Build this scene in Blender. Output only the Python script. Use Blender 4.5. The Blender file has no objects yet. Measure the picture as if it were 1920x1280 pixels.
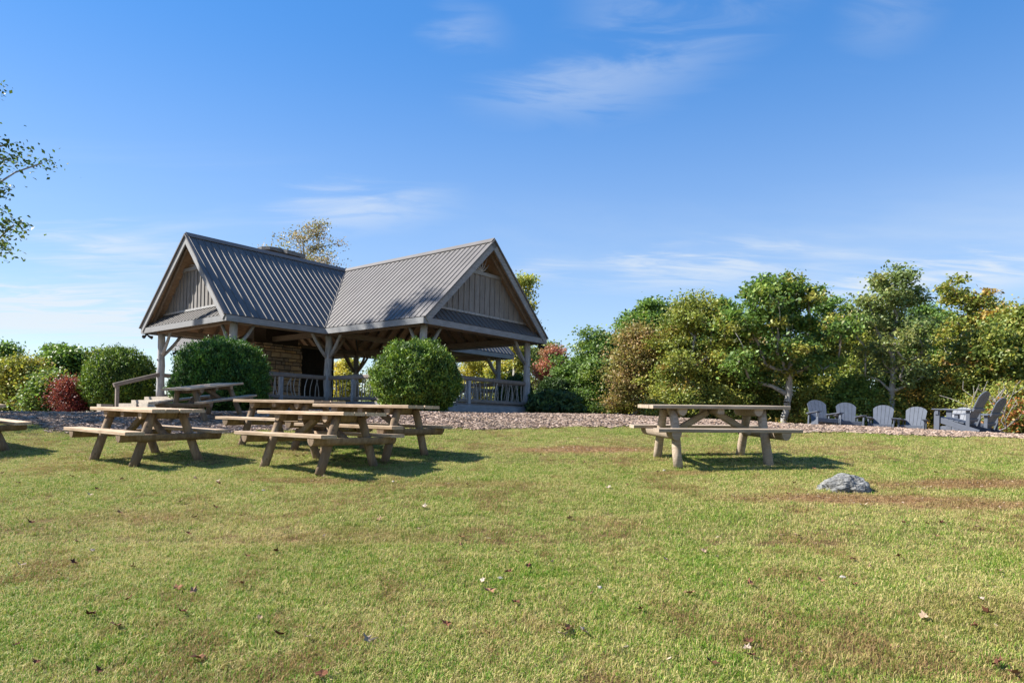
import bpy, math, random
import numpy as np
from mathutils import Vector, Matrix
R = math.radians
rng = np.random.default_rng(7)
random.seed(7)
scene = bpy.context.scene
col = scene.collection

# ---------------------------------------------------------------- camera, sky, sun, exposure
EYE = 1.45
FPX, HOR, ROLL = 1270.0, 791.5, 0.0224       # focal length and horizon in pixels of the 1920 px photograph
cam = bpy.data.objects.new('camera', bpy.data.cameras.new('camera'))
col.objects.link(cam)
cam.location = (0, 0, EYE)
cam.rotation_euler = (R(90), -ROLL, 0)
cam.data.sensor_width = 36
cam.data.lens = FPX / 1920 * 36
cam.data.shift_y = (HOR - 640) / 1920
cam.data.clip_end = 9000
scene.camera = cam

SUN_EL, SUN_AZ = R(41.5), R(-5)               # sun stands on the left, a touch ahead of the camera
SUN_VEC = Vector((-math.cos(SUN_EL) * math.cos(SUN_AZ), -math.cos(SUN_EL) * math.sin(SUN_AZ), math.sin(SUN_EL)))
sun = bpy.data.objects.new('sun', bpy.data.lights.new('sun', 'SUN'))
col.objects.link(sun)
sun.data.energy = 5.0
sun.data.angle = R(0.53)
sun.data.color = (1.0, 0.95, 0.86)
sun.rotation_euler = SUN_VEC.to_track_quat('Z', 'Y').to_euler()

world = bpy.data.worlds.new('World')
scene.world = world
world.use_nodes = True
wn, wl = world.node_tree.nodes, world.node_tree.links
wn.clear()
def wnode(t, **kw):
    n = wn.new(t)
    for k, v in kw.items():
        setattr(n, k, v)
    return n
sky = wnode('ShaderNodeTexSky', sky_type='NISHITA', sun_disc=False)
sky.sun_elevation = SUN_EL
sky.sun_rotation = math.atan2(SUN_VEC.x, SUN_VEC.y)
sky.altitude = 900
sky.air_density = 1.0
sky.dust_density = 0.05
sky.ozone_density = 2.6
gm = wnode('ShaderNodeGamma')                 # soften the steep bright-to-dark run of the physical sky
gm.inputs[1].default_value = 0.55
wl.new(sky.outputs[0], gm.inputs[0])
hs = wnode('ShaderNodeHueSaturation')
hs.inputs['Hue'].default_value = 0.512
hs.inputs['Saturation'].default_value = 1.84
hs.inputs['Value'].default_value = 1.36
wl.new(gm.outputs[0], hs.inputs['Color'])
tc = wnode('ShaderNodeTexCoord')
sep = wnode('ShaderNodeSeparateXYZ')
wl.new(tc.outputs['Generated'], sep.inputs[0])
def wmath(op, a, b=None, clamp=False):
    n = wnode('ShaderNodeMath', operation=op, use_clamp=clamp)
    for i, v in enumerate((a, b)):
        if v is None:
            continue
        if isinstance(v, (int, float)):
            n.inputs[i].default_value = v
        else:
            wl.new(v, n.inputs[i])
    return n.outputs[0]
# high thin cirrus: noise on a flat layer far above, drawn out into streaks
zz = wmath('ADD', wmath('MAXIMUM', sep.outputs[2], 0.0), 0.10)
cx = wmath('DIVIDE', sep.outputs[0], zz)
cy = wmath('DIVIDE', sep.outputs[1], zz)
comb = wnode('ShaderNodeCombineXYZ')
wl.new(cx, comb.inputs[0]); wl.new(cy, comb.inputs[1])
def wnoise(scale, rot, loc, nscale, detail, rough, dist):
    m = wnode('ShaderNodeMapping')
    m.inputs['Scale'].default_value = scale
    m.inputs['Rotation'].default_value = (0, 0, rot)
    m.inputs['Location'].default_value = loc
    wl.new(comb.outputs[0], m.inputs['Vector'])
    n = wnode('ShaderNodeTexNoise')
    n.inputs['Scale'].default_value = nscale
    n.inputs['Detail'].default_value = detail
    n.inputs['Roughness'].default_value = rough
    n.inputs['Distortion'].default_value = dist
    wl.new(m.outputs[0], n.inputs['Vector'])
    return n.outputs[0]
def wramp(v, a, b):
    n = wnode('ShaderNodeMapRange', interpolation_type='SMOOTHSTEP', clamp=True)
    n.inputs[1].default_value, n.inputs[2].default_value = a, b
    wl.new(v, n.inputs[0])
    return n.outputs[0]
wisp = wramp(wnoise((0.45, 1.5, 1), R(-18), (3.1, 0.7, 0), 1.5, 9, 0.56, 0.9), 0.50, 0.82)
area = wramp(wnoise((0.6, 0.8, 1), R(10), (1.3, 5.2, 0), 0.55, 3, 0.5, 0.4), 0.44, 0.68)
low = wramp(wnoise((0.30, 0.7, 1), R(6), (7.3, 2.2, 0), 0.8, 8, 0.6, 0.6), 0.44, 0.74)
nearh = wramp(sep.outputs[2], 0.36, 0.08)
haze_low = wmath('MULTIPLY', wmath('MULTIPLY', low, nearh), 0.62)
# single drawn-out cirrus banks: (pixel ends where the photograph shows them, half width, strength)
def layer_point(px, py):
    d = Vector(((px - 960) / FPX, 1, (HOR + ROLL * (px - 960) - py) / FPX)).normalized()
    return Vector((d.x / (d.z + 0.10), d.y / (d.z + 0.10)))
cl = wmath('ADD', wmath('MULTIPLY', wmath('MULTIPLY', wisp, area), 0.42), haze_low)
fib = wnoise((0.5, 1.7, 1), R(-8), (2.0, 9.0, 0), 4.2, 9, 0.58, 0.8)
for (x0, y0, x1, y1, hw, st) in [(1080, 0, 1440, 40, 0.30, 0.36), (880, 195, 1270, 150, 0.17, 0.30), (820, 95, 910, 20, 0.10, 0.2), (540, 425, 830, 370, 0.22, 0.40), (1080, 530, 1600, 490, 0.34, 0.55), (1480, 560, 2050, 500, 0.34, 0.75),
                                 (-200, 600, 380, 590, 0.75, 0.8), (100, 520, 420, 470, 0.4, 0.40), (960, 520, 1080, 495, 0.16, 0.35), (1550, 60, 1750, 20, 0.16, 0.15), (200, 655, 700, 640, 0.5, 0.5)]:
    p, q = layer_point(x0, y0), layer_point(x1, y1)
    c_, dd = (p + q) / 2, (q - p)
    ln, an = dd.length / 2, math.atan2(dd.y, dd.x)
    ax = wmath('SUBTRACT', cx, c_.x); ay = wmath('SUBTRACT', cy, c_.y)
    u_ = wmath('DIVIDE', wmath('ADD', wmath('MULTIPLY', ax, math.cos(an)), wmath('MULTIPLY', ay, math.sin(an))), ln * 1.15)
    v_ = wmath('DIVIDE', wmath('SUBTRACT', wmath('MULTIPLY', ay, math.cos(an)), wmath('MULTIPLY', ax, math.sin(an))), hw)
    v_ = wmath('ADD', v_, wmath('MULTIPLY', wmath('SUBTRACT', fib, 0.5), 2.2))
    r_ = wmath('SQRT', wmath('ADD', wmath('MULTIPLY', u_, u_), wmath('MULTIPLY', v_, v_)))
    m_ = wmath('MULTIPLY', wmath('MULTIPLY', wramp(r_, 1.25, 0.1), wramp(fib, 0.30, 0.68)), st)
    cl = wmath('ADD', cl, m_)
veil = wmath('MULTIPLY', wramp(sep.outputs[2], 0.52, 0.12), 0.26)     # even high haze that thickens towards the horizon
cl = wmath('MINIMUM', wmath('ADD', cl, veil), 0.85)
mix = wnode('ShaderNodeMix', data_type='RGBA')
wl.new(cl, mix.inputs[0])
wl.new(hs.outputs[0], mix.inputs[6])
mix.inputs[7].default_value = (2.75, 2.95, 3.12, 1)
bg = wnode('ShaderNodeBackground')
bg.inputs['Strength'].default_value = 0.114
wl.new(mix.outputs[2], bg.inputs['Color'])
out = wnode('ShaderNodeOutputWorld')
wl.new(bg.outputs[0], out.inputs[0])

vs = scene.view_settings
vs.view_transform = 'Standard'
vs.look = 'None'
vs.exposure = 1.4
vs.gamma = 1
vs.use_curve_mapping = False
scene.cycles.max_bounces = 8
scene.cycles.transparent_max_bounces = 8
scene.cycles.use_denoising = True

# ---------------------------------------------------------------- helpers
def tag(o, label=None, cat=None, group=None, kind=None):
    if label: o['label'] = label
    if cat: o['category'] = cat
    if group: o['group'] = group
    if kind: o['kind'] = kind
    return o
def empty(name, loc=(0, 0, 0), rz=0.0, rot=None):
    o = bpy.data.objects.new(name, None)
    col.objects.link(o)
    o.location = loc
    o.rotation_euler = rot if rot is not None else (0, 0, rz)
    o.empty_display_size = 0.1
    return o
def obj(name, me, mat, parent=None):
    o = bpy.data.objects.new(name, me)
    col.objects.link(o)
    if mat is not None and len(me.materials) == 0:
        me.materials.append(mat)
    if parent is not None:
        o.parent = parent
    return o
def copy_tree(o, parent=None):
    c = o.copy()
    col.objects.link(c)
    c.parent = parent
    for ch in list(o.children):
        copy_tree(ch, c)
    return c
class MB:
    """collects shapes into one mesh"""
    def __init__(s):
        s.v, s.f, s.sm = [], [], []
    def add(s, vs_, fs, smooth=False):
        o = len(s.v)
        s.v += [tuple(p) for p in vs_]
        s.f += [tuple(i + o for i in f) for f in fs]
        s.sm += [smooth] * len(fs)
    def box(s, a, b, M=None):
        (x0, y0, z0), (x1, y1, z1) = a, b
        p = [(x0, y0, z0), (x1, y0, z0), (x1, y1, z0), (x0, y1, z0), (x0, y0, z1), (x1, y0, z1), (x1, y1, z1), (x0, y1, z1)]
        if M is not None:
            p = [M @ Vector(q) for q in p]
        s.add(p, [(3, 2, 1, 0), (4, 5, 6, 7), (0, 1, 5, 4), (1, 2, 6, 5), (2, 3, 7, 6), (3, 0, 4, 7)])
        return s
    def bar(s, p0, p1, w, h, up=(0, 0, 1), off=0.0, ch=0.0):
        """box beam from p0 to p1, w across, h along 'up' (centred), optional chamfer"""
        p0, p1 = Vector(p0), Vector(p1)
        d = (p1 - p0).normalized()
        x = d.cross(Vector(up)).normalized()
        u = x.cross(d).normalized()
        if ch > 0:
            sec = [(-w/2+ch, -h/2), (w/2-ch, -h/2), (w/2, -h/2+ch), (w/2, h/2-ch), (w/2-ch, h/2), (-w/2+ch, h/2), (-w/2, h/2-ch), (-w/2, -h/2+ch)]
        else:
            sec = [(-w/2, -h/2), (w/2, -h/2), (w/2, h/2), (-w/2, h/2)]
        n = len(sec)
        vs_ = [p0 + x * a + u * (b + off) for a, b in sec] + [p1 + x * a + u * (b + off) for a, b in sec]
        s.add(vs_, [tuple(range(n))[::1], tuple(range(2*n-1, n-1, -1))] + [(i, i + n, (i+1) % n + n, (i+1) % n) for i in range(n)])
        return s
    def tube(s, pts, rad, n=8, cap=True, half=False):
        pts = [Vector(p) for p in pts]
        rings = []
        ref = None
        for i, p in enumerate(pts):
            d = (pts[min(i+1, len(pts)-1)] - pts[max(i-1, 0)]).normalized()
            if ref is None:
                ref = Vector((1, 0, 0)) if abs(d.x) < 0.8 else Vector((0, 1, 0))
            x = (ref - d * ref.dot(d)).normalized()
            y = d.cross(x)
            ref = x
            r = rad[i] if hasattr(rad, '__len__') else rad
            rings.append([p + (x * math.cos(2*math.pi*k/n) + y * math.sin(2*math.pi*k/n)) * r for k in range(n)])
        vs_ = [q for r_ in rings for q in r_]
        fs = []
        for i in range(len(pts) - 1):
            for k in range(n):
                fs.append((i*n+k, i*n+(k+1) % n, (i+1)*n+(k+1) % n, (i+1)*n+k))
        s.add(vs_, fs, True)
        if cap:
            o = len(s.v) - len(vs_)
            s.f += [tuple(o + k for k in range(n))[::-1], tuple(o + (len(pts)-1)*n + k for k in range(n))]
            s.sm += [False, False]
        return s
    def prism(s, poly, M, t):
        """polygon in the xy plane of M extruded by t along its z"""
        n = len(poly)
        vs_ = [M @ Vector((x, y, 0)) for x, y in poly] + [M @ Vector((x, y, t)) for x, y in poly]
        s.add(vs_, [tuple(range(n))[::-1], tuple(range(n, 2*n))] + [(i, (i+1) % n, (i+1) % n + n, i + n) for i in range(n)])
        return s
    def mesh(s, name):
        me = bpy.data.meshes.new(name)
        me.from_pydata(s.v, [], s.f)
        me.polygons.foreach_set('use_smooth', s.sm)
        me.update()
        return me
    def build(s, name, mat, parent=None):
        return obj(name, s.mesh(name), mat, parent)

# ---------------------------------------------------------------- materials
MATS = {}
def material(name):
    m = bpy.data.materials.new(name)
    m.use_nodes = True
    nt = m.node_tree
    b = nt.nodes['Principled BSDF']
    MATS[name] = m
    return m, nt, b
def nd(nt, t, **kw):
    n = nt.nodes.new(t)
    for k, v in kw.items():
        setattr(n, k, v)
    return n
def noise(nt, vec, scale, detail=4, rough=0.55, dist=0.0):
    n = nd(nt, 'ShaderNodeTexNoise')
    n.inputs['Scale'].default_value = scale
    n.inputs['Detail'].default_value = detail
    n.inputs['Roughness'].default_value = rough
    n.inputs['Distortion'].default_value = dist
    if vec is not None:
        nt.links.new(vec, n.inputs['Vector'])
    return n.outputs[0]
def ramp(nt, v, stops):
    n = nd(nt, 'ShaderNodeValToRGB')
    el = n.color_ramp.elements
    while len(el) < len(stops):
        el.new(0.5)
    for e, (p, c) in zip(el, stops):
        e.position = p
        e.color = (*c, 1) if len(c) == 3 else c
    nt.links.new(v, n.inputs[0])
    return n.outputs[0]
def mapr(nt, v, a, b, c=0.0, d=1.0):
    n = nd(nt, 'ShaderNodeMapRange', clamp=True, interpolation_type='SMOOTHSTEP')
    n.inputs[1].default_value, n.inputs[2].default_value = a, b
    n.inputs[3].default_value, n.inputs[4].default_value = c, d
    nt.links.new(v, n.inputs[0])
    return n.outputs[0]
def mixc(nt, f, a, b, mode='MIX'):
    n = nd(nt, 'ShaderNodeMix', data_type='RGBA', blend_type=mode)
    for i, v in ((0, f), (6, a), (7, b)):
        if isinstance(v, (int, float)):
            n.inputs[i].default_value = v
        elif isinstance(v, tuple):
            n.inputs[i].default_value = (*v, 1)
        else:
            nt.links.new(v, n.inputs[i])
    return n.outputs[2]
def mth(nt, op, a, b=None):
    n = nd(nt, 'ShaderNodeMath', operation=op)
    for i, v in enumerate((a, b)):
        if v is None: continue
        if isinstance(v, (int, float)):
            n.inputs[i].default_value = v
        else:
            nt.links.new(v, n.inputs[i])
    return n.outputs[0]
def mapping(nt, scale=(1, 1, 1), src='Object'):
    t = nd(nt, 'ShaderNodeTexCoord')
    m = nd(nt, 'ShaderNodeMapping')
    m.inputs['Scale'].default_value = scale
    nt.links.new(t.outputs[src], m.inputs['Vector'])
    return m.outputs[0]
def bump(nt, b, h, strength, dist=0.01):
    n = nd(nt, 'ShaderNodeBump')
    n.inputs['Strength'].default_value = strength
    n.inputs['Distance'].default_value = dist
    nt.links.new(h, n.inputs['Height'])
    nt.links.new(n.outputs[0], b.inputs['Normal'])
def wood(name, c_dark, c_mid, c_light, grain=(1.2, 14, 14), rough=0.85, rnd=0.25, knots=True):
    m, nt, b = material(name)
    v = mapping(nt, grain)
    g = noise(nt, v, 3.0, 8, 0.65, 0.6)
    base = ramp(nt, g, [(0.28, c_dark), (0.5, c_mid), (0.72, c_light)])
    blot = noise(nt, mapping(nt), 2.3, 3)
    base = mixc(nt, mapr(nt, blot, 0.45, 0.7, 0, 0.45), base, tuple(x * 0.72 for x in c_mid))
    oi = nd(nt, 'ShaderNodeObjectInfo')
    f = mth(nt, 'ADD', mth(nt, 'MULTIPLY', oi.outputs['Random'], rnd * 2), 1 - rnd)
    hsv = nd(nt, 'ShaderNodeHueSaturation')
    nt.links.new(f, hsv.inputs['Value'])
    nt.links.new(base, hsv.inputs['Color'])
    cout = hsv.outputs[0]
    if knots:
        vk = nd(nt, 'ShaderNodeTexVoronoi')
        nt.links.new(mapping(nt, (2.2, 6, 6)), vk.inputs['Vector'])
        vk.inputs['Scale'].default_value = 1.3
        cout = mixc(nt, mapr(nt, vk.outputs['Distance'], 0.14, 0.06, 0, 0.75), cout, tuple(x * 0.35 for x in c_mid))
    nt.links.new(cout, b.inputs['Base Color'])
    b.inputs['Roughness'].default_value = rough
    b.inputs['Specular IOR Level'].default_value = 0.25
    bump(nt, b, g, 0.5, 0.006)
    return m
WOOD_TAN = wood('table_wood', (0.241, 0.163, 0.101), (0.408, 0.297, 0.198), (0.533, 0.426, 0.314), rnd=0.2)
WOOD_LEG = wood('table_log', (0.115, 0.078, 0.048), (0.215, 0.15, 0.095), (0.33, 0.245, 0.165), grain=(5, 5, 1.2), rnd=0.18)
WOOD_OLD = wood('table_wood_weathered', (0.197, 0.153, 0.113), (0.310, 0.245, 0.182), (0.413, 0.342, 0.269), rnd=0.12)
WOOD_GREY = wood('grey_timber', (0.15, 0.15, 0.152), (0.24, 0.242, 0.248), (0.325, 0.33, 0.338), rnd=0.12, knots=False)
WOOD_LOG = wood('peeled_log', (0.17, 0.168, 0.168), (0.31, 0.308, 0.31), (0.44, 0.442, 0.445), grain=(9, 9, 1.0), rnd=0.12)
WOOD_BEAM = wood('beam_timber', (0.121, 0.091, 0.068), (0.210, 0.162, 0.121), (0.310, 0.251, 0.189), rnd=0.15)
WOOD_CEIL = wood('ceiling_boards', (0.198, 0.126, 0.082), (0.342, 0.226, 0.144), (0.468, 0.324, 0.208), grain=(3, 12, 3), rnd=0.1)
WOOD_RAIL = wood('rail_timber', (0.145, 0.115, 0.095), (0.235, 0.195, 0.165), (0.33, 0.285, 0.25), rnd=0.15)
WOOD_TWIG = wood('twig_wood', (0.2, 0.18, 0.155), (0.33, 0.305, 0.27), (0.46, 0.43, 0.39), rnd=0.3, knots=False)
WOOD_DARK = wood('near_black_boards', (0.012, 0.010, 0.009), (0.022, 0.018, 0.015), (0.036, 0.03, 0.025), rnd=0.15, knots=False)  # near-black boards for the gable void, deck skirt and fireplace flank
SIDING = wood('gable_siding', (0.135, 0.123, 0.115), (0.201, 0.189, 0.180), (0.258, 0.246, 0.238), grain=(14, 14, 1.0), rnd=0.10, knots=False)
STEP = wood('step_blocks', (0.240, 0.204, 0.164), (0.352, 0.308, 0.256), (0.448, 0.404, 0.344), grain=(4, 4, 9), rnd=0.15, knots=False)

def metal_roof():
    m, nt, b = material('metal_roof')
    n = noise(nt, mapping(nt, (1, 1, 1)), 1.1, 6, 0.6)
    n2 = noise(nt, mapping(nt, (6, 6, 0.8)), 4, 5, 0.6)
    c = ramp(nt, n, [(0.3, (0.094, 0.086, 0.082)), (0.7, (0.124, 0.114, 0.110))])
    c = mixc(nt, mapr(nt, n2, 0.5, 0.8, 0, 0.3), c, (0.10, 0.09, 0.085))
    nt.links.new(c, b.inputs['Base Color'])
    b.inputs['Metallic'].default_value = 0.0
    b.inputs['Roughness'].default_value = 0.55
    b.inputs['Specular IOR Level'].default_value = 0.3
    bump(nt, b, noise(nt, mapping(nt), 3.0, 2), 0.15, 0.02)
    return m
ROOF = metal_roof()
def plain(name, c, rough=0.6, var=0.12, scale=6, spec=0.4):
    m, nt, b = material(name)
    n = noise(nt, mapping(nt), scale, 6, 0.6)
    cc = ramp(nt, n, [(0.3, tuple(x * (1 - var) for x in c)), (0.7, tuple(x * (1 + var) for x in c))])
    nt.links.new(cc, b.inputs['Base Color'])
    b.inputs['Roughness'].default_value = rough
    b.inputs['Specular IOR Level'].default_value = spec
    return m
BLACK = plain('black_plastic', (0.012, 0.012, 0.013), 0.4)
CHAIR = plain('slate_grey_lumber', (0.085, 0.098, 0.126), 0.5, 0.10, 9)

def stone_mat(name, stops, scale=3.0, rnd=0.35, lichen=None):
    m, nt, b = material(name)
    v = mapping(nt)
    n = noise(nt, v, scale, 10, 0.68, 0.4)
    c = ramp(nt, n, stops)
    if lichen:
        n3 = noise(nt, v, scale * 2.1, 8, 0.7, 1.0)
        c = mixc(nt, mapr(nt, n3, 0.5, 0.62, 0, 0.85), c, lichen)
    oi = nd(nt, 'ShaderNodeObjectInfo')
    hsv = nd(nt, 'ShaderNodeHueSaturation')
    nt.links.new(mth(nt, 'ADD', mth(nt, 'MULTIPLY', oi.outputs['Random'], rnd * 2), 1 - rnd), hsv.inputs['Value'])
    nt.links.new(mth(nt, 'ADD', mth(nt, 'MULTIPLY', oi.outputs['Random'], 0.5), 0.75), hsv.inputs['Saturation'])
    nt.links.new(c, hsv.inputs['Color'])
    nt.links.new(hsv.outputs[0], b.inputs['Base Color'])
    b.inputs['Roughness'].default_value = 0.9
    bump(nt, b, noise(nt, v, scale * 5, 8, 0.7), 0.7, 0.02)
    return m
STONE = stone_mat('field_stone', [(0.3, (0.204, 0.136, 0.085)), (0.5, (0.340, 0.246, 0.157)), (0.7, (0.442, 0.348, 0.238))], 2.2, 0.38)
MORTAR = plain('mortar', (0.055, 0.042, 0.032), 0.95)
ROCKM = stone_mat('lichen_rock', [(0.3, (0.043, 0.043, 0.043)), (0.46, (0.159, 0.159, 0.153)), (0.62, (0.306, 0.300, 0.282))], 6.0, 0.05, (0.037, 0.037, 0.035))
CAPSTONE = stone_mat('cap_stone', [(0.3, (0.06, 0.06, 0.065)), (0.6, (0.15, 0.145, 0.14)), (0.8, (0.25, 0.24, 0.22))], 3.0, 0.2)
PEBBLE = stone_mat('pale_pebble', [(0.3, (0.288, 0.256, 0.216)), (0.6, (0.416, 0.376, 0.328)), (0.8, (0.496, 0.456, 0.408))], 9.0, 0.15)

def bark(name, a, b_, c):
    m, nt, b = material(name)
    n = noise(nt, mapping(nt, (7, 7, 1.6)), 2.0, 8, 0.65, 0.5)
    nt.links.new(ramp(nt, n, [(0.3, a), (0.5, b_), (0.7, c)]), b.inputs['Base Color'])
    b.inputs['Roughness'].default_value = 0.9
    bump(nt, b, n, 0.6, 0.03)
    return m
BARK = bark('grey_bark', (0.14, 0.13, 0.115), (0.29, 0.275, 0.25), (0.44, 0.425, 0.395))
BARK_M = bark('dead_wood', (0.10, 0.09, 0.08), (0.20, 0.185, 0.165), (0.31, 0.29, 0.265))
BARK_D = bark('brown_bark', (0.05, 0.042, 0.035), (0.10, 0.085, 0.07), (0.17, 0.15, 0.13))

def leaf_mat(name, rough=0.5, trans=0.38, spec=0.35):
    m, nt, b = material(name)
    at = nd(nt, 'ShaderNodeAttribute', attribute_name='Col')
    g = nd(nt, 'ShaderNodeNewGeometry')
    hsv = nd(nt, 'ShaderNodeHueSaturation')
    nt.links.new(mth(nt, 'ADD', mth(nt, 'MULTIPLY', g.outputs['Random Per Island'], 0.5), 0.75), hsv.inputs['Value'])
    nt.links.new(at.outputs['Color'], hsv.inputs['Color'])
    nt.links.new(hsv.outputs[0], b.inputs['Base Color'])
    b.inputs['Roughness'].default_value = rough
    b.inputs['Specular IOR Level'].default_value = spec
    tr = nd(nt, 'ShaderNodeBsdfTranslucent')
    nt.links.new(mixc(nt, 0.5, hsv.outputs[0], (0.9, 0.95, 0.3), 'MULTIPLY'), tr.inputs['Color'])
    ms = nd(nt, 'ShaderNodeMixShader')
    ms.inputs[0].default_value = trans
    nt.links.new(b.outputs[0], ms.inputs[1])
    nt.links.new(tr.outputs[0], ms.inputs[2])
    nt.links.new(ms.outputs[0], nt.nodes['Material Output'].inputs['Surface'])
    return m
LEAF = leaf_mat('tree_leaf')
BOX = leaf_mat('boxwood_leaf', 0.55, 0.25, 0.3)
BOXCORE = plain('boxwood_shade_core', (0.025, 0.045, 0.012), 0.9, 0.4, 14, 0.1)

# ---------------------------------------------------------------- the lie of the land
def sstep(a, b, x):
    t = np.clip((x - a) / (b - a), 0, 1)
    return t * t * (3 - 2 * t)
PX = np.array([-60, -12, -6, -1, 2.4, 4.8, 6.6, 9, 10.3, 13, 20, 60.0])
PZ = np.array([-0.9, -0.02, 0.16, 0.25, 0.28, 0.18, 0.11, 0.06, -0.0, -0.12, -0.42, -2.0])
def ground(x, y):
    x = np.asarray(x, float); y = np.asarray(y, float)
    s = 0.095 + 0.0027 * np.clip(x, -8, 6)
    lin = -EYE + s * y + 0.006 * np.clip(y - 9.4, 0, 9) ** 2 * sstep(1.0, -4.0, x)
    top = np.interp(x, PX, PZ)
    top = top - 0.042 * np.log1p(np.exp(np.clip((y - 16.0) * 1.2, -30, 30))) / 1.2 * sstep(5.5, 9.5, x)
    yc = 42 - 15 * sstep(4, 9, x) - 9 * sstep(-14, -20, x)
    d = np.clip(y - yc, 0, None)
    top = top - 0.16 * d * d / (d + 6) * (1 - 0.0) * np.where(d > 250, 250 / np.maximum(d, 1), 1)
    k = 0.34
    h = np.clip(k - np.abs(lin - top), 0, None) / k
    z = np.minimum(lin, top) - h * h * k / 4
    return z + EYE + 0.012 * np.sin(x * 1.7 + y * 0.6) * np.sin(y * 1.3 - x * 0.4)
def gz(x, y):
    return float(ground(x, y))
def gtilt(x, y, f=1.0):
    e = 0.6
    return (gz(x + e, y) - gz(x - e, y)) / (2 * e) * f, (gz(x, y + e) - gz(x, y - e)) / (2 * e) * f
def grid_mesh(name, xs, Y, zoff=0.0):
    """sheet over columns xs; Y is an array (rows x cols) of y values"""
    rows, cols = Y.shape
    X = np.broadcast_to(xs, Y.shape)
    Z = ground(X, Y) + zoff
    V = np.stack([X, Y, Z], -1).reshape(-1, 3)
    i = np.arange(rows - 1)[:, None] * cols + np.arange(cols - 1)[None]
    F = np.stack([i, i + 1, i + cols + 1, i + cols], -1).reshape(-1, 4)
    me = bpy.data.meshes.new(name)
    me.from_pydata(V.tolist(), [], F.tolist())
    me.polygons.foreach_set('use_smooth', [True] * len(F))
    me.update()
    return me
# front edge of the wood-chip bed
EX = np.array([-30, -13, -10, -7.6, -5.6, -3.4, -1.0, 2.6, 5.4, 8.0, 10.6, 12.2, 13.4, 15.0])
EY = np.array([16.5, 15.2, 14.1, 12.7, 13.0, 13.35, 13.7, 13.95, 12.85, 12.5, 12.9, 14.2, 16.3, 23.0])
def bed_front(x):
    x = np.asarray(x, float)
    return np.interp(x, EX, EY) + 0.10 * np.sin(x * 2.3) + 0.06 * np.sin(x * 5.1 + 1) + 0.04 * np.sin(x * 11.3)

def in_view(x, y, m=0.06):
    return abs(x) < (0.756 + m) * y

# bare and rusty patches on the lawn: (x, y, rx, ry, strength)
BARE = [(1.25, 10.6, 1.5, 0.50, 1.0), (5.4, 7.75, 1.7, 0.36, 1.0), (3.6, 7.0, 1.8, 0.34, 1.0), (4.9, 6.75, 1.5, 0.30, 0.85), (2.15, 8.5, 0.6, 0.2, 0.7), (-0.35, 7.7, 1.1, 0.25, 0.5), (-2.4, 8.0, 0.9, 0.22, 0.6), (5.6, 10.6, 1.0, 0.3, 0.5), (2.9, 3.9, 0.9, 0.5, 0.45), (-1.3, 5.4, 1.0, 0.4, 0.4), (1.9, 3.4, 0.6, 0.3, 0.4), (-3.4, 6.1, 0.9, 0.35, 0.35)]
def lawn_colour(nt, blade):
    """world-space lawn colour shared by soil and blades"""
    g = nd(nt, 'ShaderNodeNewGeometry')
    P = g.outputs['Position']
    n1 = noise(nt, P, 0.45, 3, 0.55)
    n2 = noise(nt, P, 1.7, 4, 0.6)
    n3 = noise(nt, P, 9.0, 6, 0.75)
    lush, mid, dry = ((0.12, 0.245, 0.02), (0.315, 0.35, 0.052), (0.55, 0.46, 0.20)) if blade else ((0.075, 0.105, 0.018), (0.145, 0.14, 0.035), (0.22, 0.165, 0.07))
    t = mth(nt, 'ADD', mth(nt, 'ADD', mth(nt, 'MULTIPLY', n1, 0.55), mth(nt, 'MULTIPLY', n2, 0.55)), mth(nt, 'MULTIPLY', n3, 0.80))
    t = mth(nt, 'SUBTRACT', t, 0.45)
    if blade:
        oi = nd(nt, 'ShaderNodeObjectInfo')
        t = mth(nt, 'ADD', t, mth(nt, 'MULTIPLY', mth(nt, 'SUBTRACT', g.outputs['Random Per Island'], 0.5), 0.62))
        t = mth(nt, 'ADD', t, mth(nt, 'MULTIPLY', mth(nt, 'SUBTRACT', oi.outputs['Random'], 0.5), 0.16))
    c = ramp(nt, t, [(0.33, lush), (0.47, mid), (0.64, dry)])
    # worn thatch: small brown spots all over, gathered into loose patches
    n4 = noise(nt, P, 3.4, 6, 0.7, 0.4)
    n5 = noise(nt, P, 0.9, 3, 0.6)
    th = mapr(nt, mth(nt, 'ADD', mth(nt, 'MULTIPLY', n4, 0.6), mth(nt, 'MULTIPLY', n5, 0.5)), 0.545, 0.66, 0, 0.85)
    if blade:
        th = mth(nt, 'MULTIPLY', th, mapr(nt, g.outputs['Random Per Island'], 0.15, 0.6))
    c = mixc(nt, th, c, (0.30, 0.19, 0.08) if blade else (0.16, 0.095, 0.045))
    sx = nd(nt, 'ShaderNodeSeparateXYZ')
    nt.links.new(P, sx.inputs[0])
    tot = None
    for (x, y, rx, ry, s) in BARE:
        a = mth(nt, 'DIVIDE', mth(nt, 'SUBTRACT', sx.outputs[0], x), rx)
        b2 = mth(nt, 'DIVIDE', mth(nt, 'SUBTRACT', sx.outputs[1], y), ry)
        d = mth(nt, 'SQRT', mth(nt, 'ADD', mth(nt, 'MULTIPLY', a, a), mth(nt, 'MULTIPLY', b2, b2)))
        d = mth(nt, 'ADD', d, mth(nt, 'MULTIPLY', mth(nt, 'SUBTRACT', n2, 0.5), 1.6))
        v = mapr(nt, d, 1.1, 0.35, 0, s)
        tot = v if tot is None else mth(nt, 'MAXIMUM', tot, v)
    rust = mixc(nt, mapr(nt, n3, 0.35, 0.65), (0.25, 0.125, 0.06), (0.37, 0.225, 0.115))
    return mixc(nt, mth(nt, 'MULTIPLY', tot, 0.8 if blade else 1.0), c, rust), P
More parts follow.
